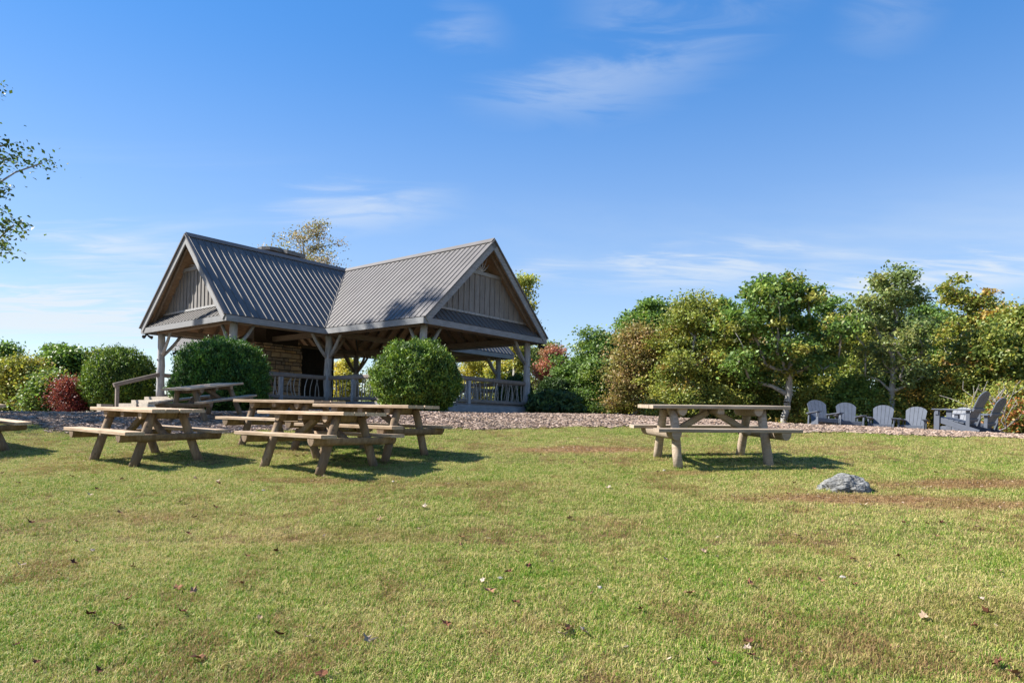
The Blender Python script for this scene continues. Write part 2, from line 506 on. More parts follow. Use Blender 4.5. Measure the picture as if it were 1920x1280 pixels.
def bare_at(x, y):
    t = np.zeros_like(x)
    for (a, b, rx, ry, s) in BARE:
        t = np.maximum(t, s * np.clip(1.25 - np.sqrt(((x - a) / rx) ** 2 + ((y - b) / ry) ** 2), 0, 1))
    return t
def soil():
    m, nt, b = material('lawn_soil')
    c, P = lawn_colour(nt, False)
    f = noise(nt, P, 60, 6, 0.75)
    c = mixc(nt, mapr(nt, f, 0.35, 0.65, 0.55, 0.0), c, (0.05, 0.045, 0.02))
    nt.links.new(c, b.inputs['Base Color'])
    b.inputs['Roughness'].default_value = 1.0
    b.inputs['Specular IOR Level'].default_value = 0.1
    bump(nt, b, f, 0.9, 0.03)
    return m
def blade_mat():
    m, nt, b = material('grass_blade')
    c, P = lawn_colour(nt, True)
    nt.links.new(c, b.inputs['Base Color'])
    b.inputs['Roughness'].default_value = 0.55
    b.inputs['Specular IOR Level'].default_value = 0.25
    tr = nd(nt, 'ShaderNodeBsdfTranslucent')
    nt.links.new(c, tr.inputs['Color'])
    ms = nd(nt, 'ShaderNodeMixShader')
    ms.inputs[0].default_value = 0.3
    nt.links.new(b.outputs[0], ms.inputs[1]); nt.links.new(tr.outputs[0], ms.inputs[2])
    nt.links.new(ms.outputs[0], nt.nodes['Material Output'].inputs['Surface'])
    return m
def mulch_mat(name, chip):
    m, nt, b = material(name)
    g = nd(nt, 'ShaderNodeNewGeometry')
    P = g.outputs['Position']
    stops = [(0.1, (0.147, 0.100, 0.073)), (0.4, (0.250, 0.173, 0.125)), (0.7, (0.339, 0.244, 0.185)), (0.97, (0.461, 0.356, 0.288))]
    if chip:
        oi = nd(nt, 'ShaderNodeObjectInfo')
        c = ramp(nt, oi.outputs['Random'], stops)
    else:
        c = ramp(nt, noise(nt, P, 24, 6, 0.7), [(0.3, (0.09, 0.065, 0.05)), (0.45, stops[1][1]), (0.58, stops[2][1]), (0.75, stops[3][1])])
    big = noise(nt, P, 0.8, 3)
    c = mixc(nt, mapr(nt, big, 0.45, 0.7, 0, 0.35), c, (0.21, 0.17, 0.12))
    nt.links.new(c, b.inputs['Base Color'])
    b.inputs['Roughness'].default_value = 0.95
    if not chip:
        bump(nt, b, noise(nt, P, 30, 6, 0.7), 1.0, 0.04)
    return m
SOIL, BLADE, MULCH, CHIP = soil(), blade_mat(), mulch_mat('wood_chip_bed', False), mulch_mat('wood_chip', True)

xs = np.concatenate([[-4000, -1200, -400, -150, -80], np.arange(-50, 50.1, 0.5), [80, 150, 400, 1200, 4000]])
ys = np.concatenate([[-300, -60, -20], np.arange(-8, 60.1, 0.5), [66, 75, 90, 120, 180, 320, 700, 1800, 6000]])
land = obj('lawn_ground', grid_mesh('lawn_ground', xs, np.repeat(ys[:, None], len(xs), 1)), SOIL)
tag(land, kind='structure')
bx = np.arange(-30, 14.31, 0.15)
f0 = bed_front(bx)
t_ = np.linspace(0, 1, 50)[:, None] ** 1.5
bed = obj('mulch_path', grid_mesh('mulch_path', bx, f0[None] + (29 - f0[None]) * t_, 0.012), MULCH)
tag(bed, 'pale brown wood chip bed around the pavilion', kind='structure')

# ---------------------------------------------------------------- scattered stuff (instances)
hidden = bpy.data.collections.new('scatter_sources')
def scatter(name, pts, sources, mat, smin, smax, tilt, label):
    src = bpy.data.collections.new(name + '_sources')
    for i, me in enumerate(sources):
        me.materials.append(mat)
        o = bpy.data.objects.new(name + '_source', me)
        src.objects.link(o)
    me = bpy.data.meshes.new(name)
    me.from_pydata(pts.tolist(), [], [])
    o = obj(name, me, mat)
    ng = bpy.data.node_groups.new(name + '_scatter', 'GeometryNodeTree')
    ng.interface.new_socket('Geometry', in_out='INPUT', socket_type='NodeSocketGeometry')
    ng.interface.new_socket('Geometry', in_out='OUTPUT', socket_type='NodeSocketGeometry')
    N, L = ng.nodes, ng.links
    gi, go = N.new('NodeGroupInput'), N.new('NodeGroupOutput')
    ci = N.new('GeometryNodeCollectionInfo')
    ci.inputs['Collection'].default_value = src
    ci.inputs['Separate Children'].default_value = True
    ci.inputs['Reset Children'].default_value = True
    ip = N.new('GeometryNodeInstanceOnPoints')
    ip.inputs['Pick Instance'].default_value = True
    ri = N.new('FunctionNodeRandomValue'); ri.data_type = 'INT'
    ri.inputs['Min'].default_value = 0
    for s_ in ri.inputs:
        if s_.name == 'Max' and s_.type == 'INT': s_.default_value = len(sources) - 1
        if s_.name == 'Min' and s_.type == 'INT': s_.default_value = 0
    rr = N.new('FunctionNodeRandomValue'); rr.data_type = 'FLOAT_VECTOR'
    rr.inputs[0].default_value = (-tilt, -tilt, 0)
    rr.inputs[1].default_value = (tilt, tilt, 6.283)
    rr.inputs['Seed'].default_value = 3
    rs = N.new('FunctionNodeRandomValue'); rs.data_type = 'FLOAT'
    fl = [s_ for s_ in rs.inputs if s_.type == 'VALUE']
    fl[0].default_value, fl[1].default_value = smin, smax
    rs.inputs['Seed'].default_value = 5
    L.new(gi.outputs[0], ip.inputs['Points'])
    L.new(ci.outputs[0], ip.inputs['Instance'])
    L.new([s_ for s_ in ri.outputs if s_.type == 'INT'][0], ip.inputs['Instance Index'])
    L.new(rr.outputs[0], ip.inputs['Rotation'])
    L.new([s_ for s_ in rs.outputs if s_.type == 'VALUE'][0], ip.inputs['Scale'])
    L.new(ip.outputs[0], go.inputs[0])
    o.modifiers.new('scatter', 'NODES').node_group = ng
    tag(o, label, kind='stuff')
    return o
def tuft(n, h, spread, w, seed):
    r = np.random.default_rng(seed)
    b = MB()
    for i in range(n):
        a, q = r.uniform(0, 6.283), spread * math.sqrt(r.uniform(0, 1))
        x, y = q * math.cos(a), q * math.sin(a)
        hh = h * r.uniform(0.5, 1.15)
        la, lean = r.uniform(0, 6.283), hh * r.uniform(0.2, 2.0)
        dx, dy = math.cos(la) * lean, math.sin(la) * lean
        ww = w * r.uniform(0.7, 1.3)
        px, py = -math.sin(la) * ww / 2, math.cos(la) * ww / 2
        m = (x + dx * 0.35, y + dy * 0.35, hh * 0.62)
        b.add([(x - px, y - py, -0.012), (x + px, y + py, -0.012), (m[0] + px * .8, m[1] + py * .8, m[2]), (m[0] - px * .8, m[1] - py * .8, m[2]), (x + dx, y + dy, hh * 0.95)],
              [(0, 1, 2, 3), (3, 2, 4)], False)
    return b.mesh('tuft')
def lawn_points(n, y0, y1, pw):
    """random lawn points inside the view wedge"""
    out_ = []
    got = 0
    while got < n:
        k = n * 2
        y = y0 + (y1 - y0) * rng.random(k) ** pw
        x = (rng.random(k) * 2 - 1) * (0.80 * y1)
        keep = (np.abs(x) < 0.80 * y + 0.3) & (y < bed_front(x) + 0.08) & (rng.random(k) > bare_at(x, y) * 0.5)
        p = np.stack([x[keep], y[keep], ground(x[keep], y[keep])], -1)
        out_.append(p); got += len(p)
    return np.concatenate(out_)[:n]
P1 = lawn_points(19000, 2.4, 5.2, 0.8)
P2 = lawn_points(26000, 5.0, 9.2, 0.8)
P3 = lawn_points(21000, 9.0, 16.5, 0.9)
GP = np.concatenate([P1, P2, P3])
scatter('grass', GP, [tuft(42, 0.0175, 0.066, 0.0028, s) for s in range(9)], BLADE, 0.75, 1.35, 0.25, 'short mown lawn grass, green mixed with dry straw')
# taller greener tufts in loose patches
tp = lawn_points(5200, 2.4, 13.5, 0.85)
kk = np.sin(tp[:, 0] * 1.9 + 1.2) * np.sin(tp[:, 1] * 1.6 + tp[:, 0] * 0.7) + 0.5 * np.sin(tp[:, 0] * 5.3 - tp[:, 1] * 4.1)
scatter('grass_tufts', tp[kk > 0.35], [tuft(16, 0.034, 0.05, 0.0032, 30 + s) for s in range(5)], BLADE, 0.7, 1.3, 0.3, 'longer green grass blades in loose patches of lawn')
# wood chips
def chip(seed):
    r = np.random.default_rng(seed)
    l, w, t = r.uniform(0.02, 0.05), r.uniform(0.008, 0.02), r.uniform(0.004, 0.010)
    b = MB()
    b.add([(-l, -w, 0), (l, -w * r.uniform(.3, 1), 0), (l * r.uniform(.7, 1), w, 0), (-l * r.uniform(.6, 1), w * r.uniform(.4, 1), 0),
           (-l, -w, t), (l, -w * .6, t), (l * .8, w, t), (-l * .8, w * .7, t * 1.5)], [(4, 5, 6, 7), (0, 1, 5, 4), (1, 2, 6, 5), (2, 3, 7, 6), (3, 0, 4, 7)])
    return b.mesh('chip')
k = 70000
cy_ = 12.3 + 12.5 * rng.random(k) ** 1.7
cx_ = (rng.random(k) * 2 - 1) * 0.8 * cy_
keep = (cy_ > bed_front(cx_) - 0.22 * rng.random(k) ** 2) & (cx_ < 14.3)
cp = np.stack([cx_, cy_, ground(cx_, cy_) + 0.018], -1)[keep]
scatter('wood_chips', cp, [chip(s) for s in range(9)], CHIP, 0.8, 1.5, 0.3, 'loose pale wood chips spread over the bed')

# ---------------------------------------------------------------- pavilion: a cross of four gabled arms
TH = 0.6906
PB = 0.20                                     # base of the pavilion above eye level
pav = empty('pavilion', (-2.785, 20.76, EYE + PB), math.pi / 2 - TH)
tag(pav, 'open timber pavilion with crossed grey metal gable roofs on rustic log posts', 'pavilion')
W_, AS, AW, AE, AN = 6.28, 5.06, 3.63, 4.2, 5.75
HW = W_ / 2
ZE, ZR, ZD = 3.2 - PB, 6.22 - PB, 0.60 - PB   # roof edge, ridge, deck in pavilion coordinates
V0, V1 = AS, AS + W_
# arm: gable middle, inward direction, sideways direction, length to the crossing
ARMS = {'S': ((HW, 0), (0, 1), (1, 0), AS), 'W': ((-AW, AS + HW), (1, 0), (0, -1), AW),
        'E': ((W_ + AE, AS + HW), (-1, 0), (0, 1), AE), 'N': ((HW, V1 + AN), (0, -1), (-1, 0), AN)}
def arm_point(arm, s, q, z):
    """s metres in from the gable, q metres sideways, height z"""
    (gx, gy), d, e, L_ = ARMS[arm]
    return Vector((gx + d[0] * s + e[0] * q, gy + d[1] * s + e[1] * q, z))
RISE = ZR - ZE
SL = math.hypot(HW, RISE)
VIS = {('S', -1), ('W', 1), ('E', -1), ('N', 1)}
BACK = {'W': 0.16, 'S': 0.0, 'E': 0.0, 'N': 0.0}
def slope_parts(arm, side):
    L_ = ARMS[arm][3]
    bk = BACK[arm]
    A = lambda s, t, off=0.0: arm_point(arm, s, side * HW * (1 - t), ZE + RISE * t + off)
    n_up = ((A(1, 0) - A(0, 0)).cross(A(0, 1) - A(0, 0))).normalized()
    if n_up.z < 0: n_up = -n_up
    quad = [A(0, 0), A(L_, 0), A(L_ + HW, 1), A(bk, 1)]
    b = MB()
    t0, t1 = 0.0, -0.03
    b.add([p + n_up * t0 for p in quad] + [p + n_up * t1 for p in quad], [(0, 1, 2, 3), (7, 6, 5, 4), (0, 4, 5, 1), (1, 5, 6, 2), (2, 6, 7, 3), (3, 7, 4, 0)])
    r = b.build('roof_slope', ROOF, pav)
    b = MB()
    ins = [A(0.05, 0.012), A(L_, 0.012), A(L_ + HW - .05, 0.985), A(bk + .05, 0.985)]
    b.add([p - n_up * 0.034 for p in ins] + [p - n_up * 0.07 for p in ins], [(0, 1, 2, 3), (7, 6, 5, 4), (0, 4, 5, 1), (1, 5, 6, 2), (2, 6, 7, 3), (3, 7, 4, 0)])
    b.build('roof_decking', WOOD_CEIL, pav)
    step = 0.247
    rm = MB()
    k = 0
    s = 0.16
    while s < L_ + HW - 0.12:
        ta = 0.0 if s <= L_ else (s - L_) / HW
        p0, p1 = A(s, ta + 0.001), A(s, 0.985)
        vis = (arm, side) in VIS
        m = MB() if vis else rm
        d = (p1 - p0).normalized()
        e = d.cross(n_up)
        h, w0, w1 = 0.021, 0.016, 0.008
        c = [p0 - e * w0, p0 + e * w0, p0 + e * w1 + n_up * h, p0 - e * w1 + n_up * h]
        c2 = [q + (p1 - p0) for q in c]
        m.add(c + c2, [(3, 2, 1, 0), (4, 5, 6, 7), (0, 1, 5, 4), (1, 2, 6, 5), (2, 3, 7, 6), (3, 0, 4, 7)])
        if vis: m.build('rib', ROOF, r)
        s += step
    if rm.v:
        tag(rm.build('rib_field', ROOF, r), kind='stuff')
    # valley flashing
    p0, p1 = A(L_, 0), A(L_ + HW, 1)
    MB().bar(p0 + n_up * 0.02, p1 + n_up * 0.02, 0.05, 0.02, n_up).build('valley_flashing', ROOF, r)
    # rafters
    s = 0.25
    while s < L_ + HW - 0.5:
        ta = 0.0 if s <= L_ else (s - L_) / HW
        MB().bar(A(s, ta + 0.02) - n_up * 0.15, A(s, 0.97) - n_up * 0.15, 0.05, 0.15, n_up).build('rafter', WOOD_BEAM, pav)
        s += 0.61
    # eave fascia and rake board
    MB().bar(A(0.0, 0) + Vector((0, 0, -0.125)), A(L_ + (0.02 if (arm, side) in VIS else -0.02), 0) + Vector((0, 0, -0.125)), 0.045, 0.19).build('eave_fascia', WOOD_GREY, pav)
    g0, g1 = A(-0.03, 0.0), A(bk - 0.03, 1.0)
    MB().bar(g0 - n_up * 0.14, g1 - n_up * 0.14, 0.05, 0.21, n_up).build('rake_board', WOOD_GREY, pav)
    MB().bar(A(-0.05, -0.006) - n_up * 0.010, A(bk - 0.05, 1.0) - n_up * 0.010, 0.11, 0.045, n_up).build('rake_trim', ROOF, pav)
def gable_parts(arm, detail):
    bk = 0.55
    zb = 0.46                                   # wall foot above the roof edge
    # skirt roof
    lo, hi = HW - 0.06, HW * (1 - zb / RISE) - 0.02
    P = lambda s, q, z: arm_point(arm, s, q, ZE + z)
    quad = [P(0.02, -lo, 0.0), P(0.02, lo, 0.0), P(bk, hi, zb), P(bk, -hi, zb)]
    n_up = (quad[1] - quad[0]).cross(quad[3] - quad[0]).normalized()
    if n_up.z < 0: n_up = -n_up
    b = MB()
    b.add(quad + [p - n_up * 0.03 for p in quad], [(0, 1, 2, 3), (7, 6, 5, 4), (0, 4, 5, 1), (1, 5, 6, 2), (2, 6, 7, 3), (3, 7, 4, 0)])
    r = b.build('skirt_roof', ROOF, pav)
    if detail:
        q = -lo + 0.10
        while q < lo - 0.05:
            tmax = min(1.0, (lo - abs(q)) / (lo - hi) if abs(q) > hi else 1.0)
            p0, p1 = P(0.02, q, 0), P(0.02 + (bk - 0.02) * tmax, q, zb * tmax)
            if tmax > 0.1:
                MB().bar(p0 + n_up * 0.012, p1 + n_up * 0.012, 0.036, 0.022, n_up).build('rib', ROOF, r)
            q += 0.247
    MB().bar(P(0.0, -HW - 0.02, -0.125), P(0.0, HW + 0.02, -0.125), 0.045, 0.19).build('gable_fascia', WOOD_GREY, pav)
    # wall
    ztop = 1.92
    hwz = lambda z: HW * (1 - z / RISE) - 0.09
    if not detail:
        b = MB()
        t = [P(bk, -hwz(zb), zb), P(bk, hwz(zb), zb), P(bk, 0, RISE - 0.1)]
        t2 = [p + (P(bk + .03, 0, 0) - P(bk, 0, 0)) for p in t]
        b.add(t + t2, [(0, 1, 2), (5, 4, 3), (0, 3, 4, 1), (1, 4, 5, 2), (2, 5, 3, 0)])
        b.build('gable_wall', SIDING, pav)
        return
    bw = 0.262
    n = int(2 * hwz(zb) / bw) + 1
    for i in range(n):
        q0 = -n * bw / 2 + i * bw
        q1 = q0 + bw - 0.008
        def top(q): return min(ztop, (1 - (abs(q) + 0.09) / HW) * RISE)
        qs = [q0, q1]
        if q0 < 0 < q1: qs = [q0, 0, q1]
        zq = [max(top(q), zb - 0.02) for q in qs]
        pts = [P(bk, q0, zb - 0.03), P(bk, q1, zb - 0.03)] + [P(bk, q, z) for q, z in list(zip(qs, zq))[::-1]]
        off = P(bk + 0.025, 0, 0) - P(bk, 0, 0)
        m = len(pts)
        b = MB()
        b.add(pts + [p + off for p in pts], [tuple(range(m)), tuple(range(2*m-1, m-1, -1))] + [(j, j + m, (j+1) % m + m, (j+1) % m) for j in range(m)])
        b.build('siding_board', SIDING, pav)
        zt = max(top(q1 + 0.004), zb)
        if i < n - 1 and zt > zb + 0.12:
            MB().bar(P(bk - 0.014, q1 + 0.004, zb), P(bk - 0.014, q1 + 0.004, zt - 0.02), 0.046, 0.028, (P(0, 0, 0) - P(1, 0, 0))).build('batten', SIDING, pav)
    MB().bar(P(bk - 0.03, -hwz(zb) + .0, zb + 0.035), P(bk - 0.03, hwz(zb) - .0, zb + 0.035), 0.04, 0.07).build('wall_foot_trim', WOOD_LOG, pav)
    MB().bar(P(bk - 0.03, -hwz(ztop) - 0.02, ztop + 0.02), P(bk - 0.03, hwz(ztop) + 0.02, ztop + 0.02), 0.05, 0.12).build('collar_board', WOOD_GREY, pav)
    # near-black board paints the shade of the open peak behind the twig tracery
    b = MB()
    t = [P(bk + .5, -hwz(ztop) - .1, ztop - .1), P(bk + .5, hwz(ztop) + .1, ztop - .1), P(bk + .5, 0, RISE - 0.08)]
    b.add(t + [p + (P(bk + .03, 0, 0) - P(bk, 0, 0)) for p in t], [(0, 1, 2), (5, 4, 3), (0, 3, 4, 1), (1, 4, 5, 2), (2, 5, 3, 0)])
    b.build('void_board', WOOD_DARK, pav)
    for k in range(7):
        a = R(25 + k * 22)
        ln = 0.62 * (0.85 + 0.3 * ((k * 37) % 5) / 5)
        pts = []
        for t in np.linspace(0, 1, 4):
            q = math.cos(a + 0.25 * t) * ln * t
            z = ztop + 0.06 + math.sin(a + 0.25 * t) * ln * t
            z = min(z, (1 - (abs(q) + 0.10) / HW) * RISE)
            pts.append(P(bk - 0.02, q, z))
        MB().tube(pts, [0.022, 0.02, 0.017, 0.013], 6).build('tracery_twig', WOOD_LOG, pav)
for a in ARMS:
    slope_parts(a, -1); slope_parts(a, 1)
    gable_parts(a, a in ('S', 'W'))
# ridge caps
for a in ARMS:
    p0, p1 = arm_point(a, BACK[a] - 0.06, 0, ZR), arm_point(a, ARMS[a][3] + HW, 0, ZR)
    b = MB()
    e = arm_point(a, 0, 1, 0) - arm_point(a, 0, 0, 0)
    sec = [(-0.15, -0.115), (0, 0.035), (0.15, -0.115), (0.15, -0.135), (0, 0.005), (-0.15, -0.135)]
    vs_ = [p0 + e * x + Vector((0, 0, z + 0.03)) for x, z in sec] + [p1 + e * x + Vector((0, 0, z + 0.03)) for x, z in sec]
    b.add(vs_, [(0, 1, 4, 5), (1, 2, 3, 4), (11, 10, 7, 6), (10, 9, 8, 7)] + [(i, i + 6, (i+1) % 6 + 6, (i+1) % 6) for i in range(6)])
    b.build('ridge_cap', ROOF, pav)
    # ridge beam
    MB().bar(p0 + (p1 - p0) * .1 + Vector((0, 0, -0.28)), p1 + Vector((0, 0, -0.28)), 0.09, 0.24).build('ridge_beam', WOOD_BEAM, pav)

# posts, beams and braces
IN = 0.5
ZB = 3.20 - PB                                # top of the beams
posts = {'R': (IN, IN), 'G': (W_ - IN, IN), 'V': (IN, V0 + IN), 'L': (-AW + IN, V0 + IN), 'K': (-AW + IN, V1 - IN), 'VN': (IN, V1 - IN),
         'VE': (W_ - IN, V0 + IN), 'VNE': (W_ - IN, V1 - IN), 'E1': (W_ + AE - IN, V0 + IN), 'E2': (W_ + AE - IN, V1 - IN), 'N1': (IN, V1 + AN - IN), 'N2': (W_ - IN, V1 + AN - IN)}
edges = [('R', 'G'), ('R', 'V'), ('V', 'L'), ('L', 'K'), ('K', 'VN'), ('VN', 'N1'), ('N1', 'N2'), ('N2', 'VNE'), ('VNE', 'E2'), ('E2', 'E1'), ('E1', 'VE'), ('VE', 'G'),
         ('V', 'VE'), ('VN', 'VNE'), ('V', 'VN'), ('VE', 'VNE')]
prnd = random.Random(5)
for k, (x, y) in posts.items():
    r0 = 0.125
    pts, rad = [], []
    for i in range(9):
        t = i / 8
        pts.append((x + prnd.uniform(-.018, .018), y + prnd.uniform(-.018, .018), ZD - 0.02 + (ZB - 0.15 - ZD + 0.02) * t))
        rad.append(r0 * (1.12 - 0.16 * t) * prnd.uniform(0.94, 1.07))
    p = MB().tube(pts, rad, 12).build('log_post', WOOD_LOG, pav)
    for s in range(2):                          # knots where limbs were cut
        a, z = prnd.uniform(0, 6.28), prnd.uniform(0.5, 1.7) + ZD
        c = Vector((x + math.cos(a) * 0.1, y + math.sin(a) * 0.1, z))
        MB().tube([c, c + Vector((math.cos(a) * .05, math.sin(a) * .05, .03))], [.045, .03], 7).build('knot', WOOD_LOG, p)
for i, (a, b) in enumerate(edges):
    pa, pb = Vector((*posts[a], ZB - 0.10)), Vector((*posts[b], ZB - 0.10))
    d = (pb - pa).normalized()
    dz = Vector((0, 0, -0.004 * (i % 3)))
    MB().bar(pa - d * (0.11 if i % 2 else 0.13) + dz, pb + d * (0.11 if i % 2 else 0.13) + dz, 0.17, 0.20, ch=0.012).build('beam', WOOD_BEAM, pav)
    for (q, sgn) in ((pa, 1), (pb, -1)):
        z1 = ZB - 0.19
        s0 = q + d * sgn * 0.07
        pts, rad = [], []
        jx = prnd.uniform(-.03, .03)
        for t in (0, .33, .66, 1):
            bow = math.sin(t * math.pi) * 0.06
            pts.append((s0.x + d.x * sgn * (0.66 * t + bow * .5) + d.y * jx * t, s0.y + d.y * sgn * (0.66 * t + bow * .5) - d.x * jx * t, z1 - 0.82 * (1 - t) - bow * .3 + 0.02 * t))
            rad.append(0.064 - 0.012 * t)
        MB().tube(pts, rad, 8).build('log_brace', WOOD_LOG if i < 12 else WOOD_BEAM, pav)

# deck: boards on a dark frame, pale rim
def deck_rect(u0, v0, u1, v1, along_u):
    n = max(1, round(((v1 - v0) if along_u else (u1 - u0)) / 0.30))
    for i in range(n):
        if along_u:
            a = v0 + (v1 - v0) * i / n
            MB().box((u0, a, ZD - 0.035), (u1, a + (v1 - v0) / n - 0.008, ZD)).build('deck_board', WOOD_RAIL, pav)
        else:
            a = u0 + (u1 - u0) * i / n
            MB().box((a, v0, ZD - 0.035), (a + (u1 - u0) / n - 0.008, v1, ZD)).build('deck_board', WOOD_RAIL, pav)
DI = 0.30
deck_rect(DI, DI, W_ - DI, V0 + DI, True)
deck_rect(-AW + DI, V0 + DI + .004, W_ + AE - DI, V1 - DI, False)
deck_rect(DI, V1 - DI + .004, W_ - DI, V1 + AN - DI, True)
ring = [(DI, DI), (W_ - DI, DI), (W_ - DI, V0 + DI), (W_ + AE - DI, V0 + DI), (W_ + AE - DI, V1 - DI), (W_ - DI, V1 - DI), (W_ - DI, V1 + AN - DI), (DI, V1 + AN - DI),
        (DI, V1 - DI), (-AW + DI, V1 - DI), (-AW + DI, V0 + DI), (DI, V0 + DI)]
for i in range(12):
    p, q = Vector((*ring[i], ZD - 0.175)), Vector((*ring[(i+1) % 12], ZD - 0.175))
    d = (q - p).normalized()
    MB().bar(p - d * 0.0, q + d * 0.02, 0.05, 0.27).build('rim_board', WOOD_GREY, pav)
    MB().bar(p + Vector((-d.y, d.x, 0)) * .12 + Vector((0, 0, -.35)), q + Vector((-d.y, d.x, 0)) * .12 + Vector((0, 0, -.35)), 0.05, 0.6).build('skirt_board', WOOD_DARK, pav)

# railings
def rail_run(p, q, mids):
    p, q = Vector((*p, 0)), Vector((*q, 0))
    d = (q - p).normalized()
    L_ = (q - p).length
    zt, zl = ZD + 0.93, ZD + 0.16
    o = Vector((0, 0, 0))
    tr = MB().bar(p + Vector((0, 0, zt - .07)) + d * .08, q + Vector((0, 0, zt - .07)) - d * .08, 0.10, 0.15, ch=0.03).build('top_rail', WOOD_RAIL, pav)
    MB().bar(p + Vector((0, 0, zl - .055)) + d * .08, q + Vector((0, 0, zl - .055)) - d * .08, 0.08, 0.12, ch=0.02).build('bottom_rail', WOOD_RAIL, pav)
    for m in mids:
        c = p + d * (L_ * m)
        MB().bar(c + Vector((0, 0, ZD)), c + Vector((0, 0, zt - .146)), 0.13, 0.13, d, ch=0.01).build('rail_post', WOOD_LOG, pav)
    x = 0.22
    while x < L_ - 0.2:
        lean = prnd.uniform(-.14, .14)
        bow = prnd.uniform(-.07, .07)
        off = Vector((-d.y, d.x, 0)) * prnd.uniform(-.012, .012)
        x1 = min(max(x + lean, .12), L_ - .12)
        pts = [p + d * (x + (x1 - x) * t + bow * math.sin(t * math.pi) + prnd.uniform(-.012, .012)) + off + Vector((0, 0, zl + (zt - .14 - zl) * t)) for t in (0, .28, .55, .8, 1)]
        MB().tube(pts, [.020, .018, .017, .015, .012], 6, cap=False).build('rail_twig', WOOD_TWIG, tr)
        x += prnd.uniform(0.13, 0.25)
P_ = posts
rail_run(P_['L'], P_['V'], [0.48])
rail_run(P_['V'], P_['R'], [0.30, 0.66])
rail_run(P_['R'], P_['G'], [0.4])
rail_run(P_['G'], P_['VE'], [0.5])
rail_run(P_['VE'], P_['E1'], [0.5])
rail_run(P_['E1'], P_['E2'], [0.5])
rail_run(P_['VN'], P_['N1'], [0.5])
rail_run(P_['K'], P_['VN'], [0.5])
# entrance steps at the west gable, with one sloping handrail
ux = -AW + DI
for i in range(4):
    z1 = ZD + 0.03 - 0.135 * i
    for j, (va, vb) in enumerate(((V0 + 1.5, V0 + 2.75), (V0 + 2.76, V0 + 4.1), (V0 + 4.11, V1 - 0.62))):
        jit = 0.02 * ((i * 3 + j * 5) % 4 - 1.5)
        MB().box((ux - 0.42 * (i + 1) + jit, va, -0.5), (ux - 0.42 * i - 0.035 + (0.0 if i else 0), vb - 0.006, z1)).build('step_block', STEP, pav)
hk = posts['K']
h0, h1 = Vector((hk[0] - 0.02, hk[1] - .06, ZD + 0.90)), Vector((hk[0] - 1.62, hk[1] - .06, ZD + 0.40))
MB().bar(h0, h1, 0.13, 0.14, ch=0.015).build('handrail', WOOD_RAIL, pav)
MB().bar((h1.x + .12, h1.y, -0.35), (h1.x + .12, h1.y, h1.z - 0.03), 0.11, 0.11, (1, 0, 0), ch=0.01).build('handrail_post', WOOD_RAIL, pav)
MB().box((h1.x - .35, h1.y + .12, -0.4), (h1.x + .05, h1.y + .5, 0.12)).build('cheek_stone', STEP, pav)

# stone fireplace and chimney
chim = empty('stone_fireplace', pav.location, pav.rotation_euler.z)
tag(chim, 'tan field stone fireplace and chimney rising through the pavilion roof', 'fireplace')
cu0, cu1, cv0, cv1 = -0.55, 1.65, 8.85, 10.4
b = MB()
b.box((cu0 + .06, cv0 + .06, ZD + 0.002), (cu1 - .06, cv1 - .06, ZB - 0.30))
b.box((cu0 + .7, cv0 + .35, ZB - 0.31), (cu1 - .05, cv1 - .3, 6.62 - PB))
b.build('chimney_core', MORTAR, chim)
def course_stones(place, length, z0, z1):
    z = z0
    while z < z1 - 0.05:
        h = prnd.uniform(0.10, 0.24)
        h = min(h, z1 - z)
        x = -prnd.uniform(0, .15)
        while x < length:
            w = prnd.uniform(0.14, 0.52)
            a, c = max(x, 0), min(x + w, length)
            if c - a > 0.06:
                dp = prnd.uniform(0.0, 0.05)
                b = MB()
                j = lambda: prnd.uniform(-.055, .055)
                g = 0.012
                back = [(a + g, z + g), (c - g, z + g), (c - g, z + h - g), (a + g, z + h - g)]
                fr = [(a + g + .012 + abs(j()), z + g + .01 + abs(j())), (c - g - .012 - abs(j()), z + g + .01 + abs(j())), (c - g - .015 - abs(j()), z + h - g - .01 - abs(j())), (a + g + .012 + abs(j()), z + h - g - .012 - abs(j()))]
                b.add([place(x_, -0.0, z_) for x_, z_ in back] + [place(x_, 0.035 + dp, z_) for x_, z_ in fr], [(4, 5, 6, 7), (0, 1, 5, 4), (1, 2, 6, 5), (2, 3, 7, 6), (3, 0, 4, 7)])
                b.build('stone', STONE, chim)
            x += w
        z += h
course_stones(lambda x, o, z: (cu0 + .06 + x, cv0 + .06 - o, z), cu1 - cu0 - .12, ZD + .01, ZB - 0.32)
course_stones(lambda x, o, z: (cu0 + .06 - o, cv0 + .06 + x, z), cv1 - cv0 - .12, ZD + .6, ZB - 0.32)
for (u0, v0_, u1, v1_, z0, z1) in ((cu0 + .55, cv0 + .25, cu0 + 1.35, cv1 - .2, 6.62, 6.74), (cu0 + 1.2, cv0 + .2, cu1 + .2, cv1 - .15, 6.61, 6.76), (cu0 + .8, cv0 + .4, cu1 - .3, cv1 - .4, 6.73, 6.80)):
    m = MB()
    n = 9
    poly = []
    for i in range(n):
        a = 2 * math.pi * i / n
        q = prnd.uniform(0.86, 1.08)
        cs, sn = math.cos(a), math.sin(a)
        k = 1 / max(abs(cs), abs(sn))
        poly.append((cs * k ** .6 * q * (u1 - u0) / 2, sn * k ** .6 * q * (v1_ - v0_) / 2))
    m.prism(poly, Matrix.Translation(((u0 + u1) / 2, (v0_ + v1_) / 2, z0 - PB)) @ Matrix.Rotation(R(prnd.uniform(-3, 3)), 4, 'X'), z1 - z0)
    m.build('cap_slab', CAPSTONE, chim)
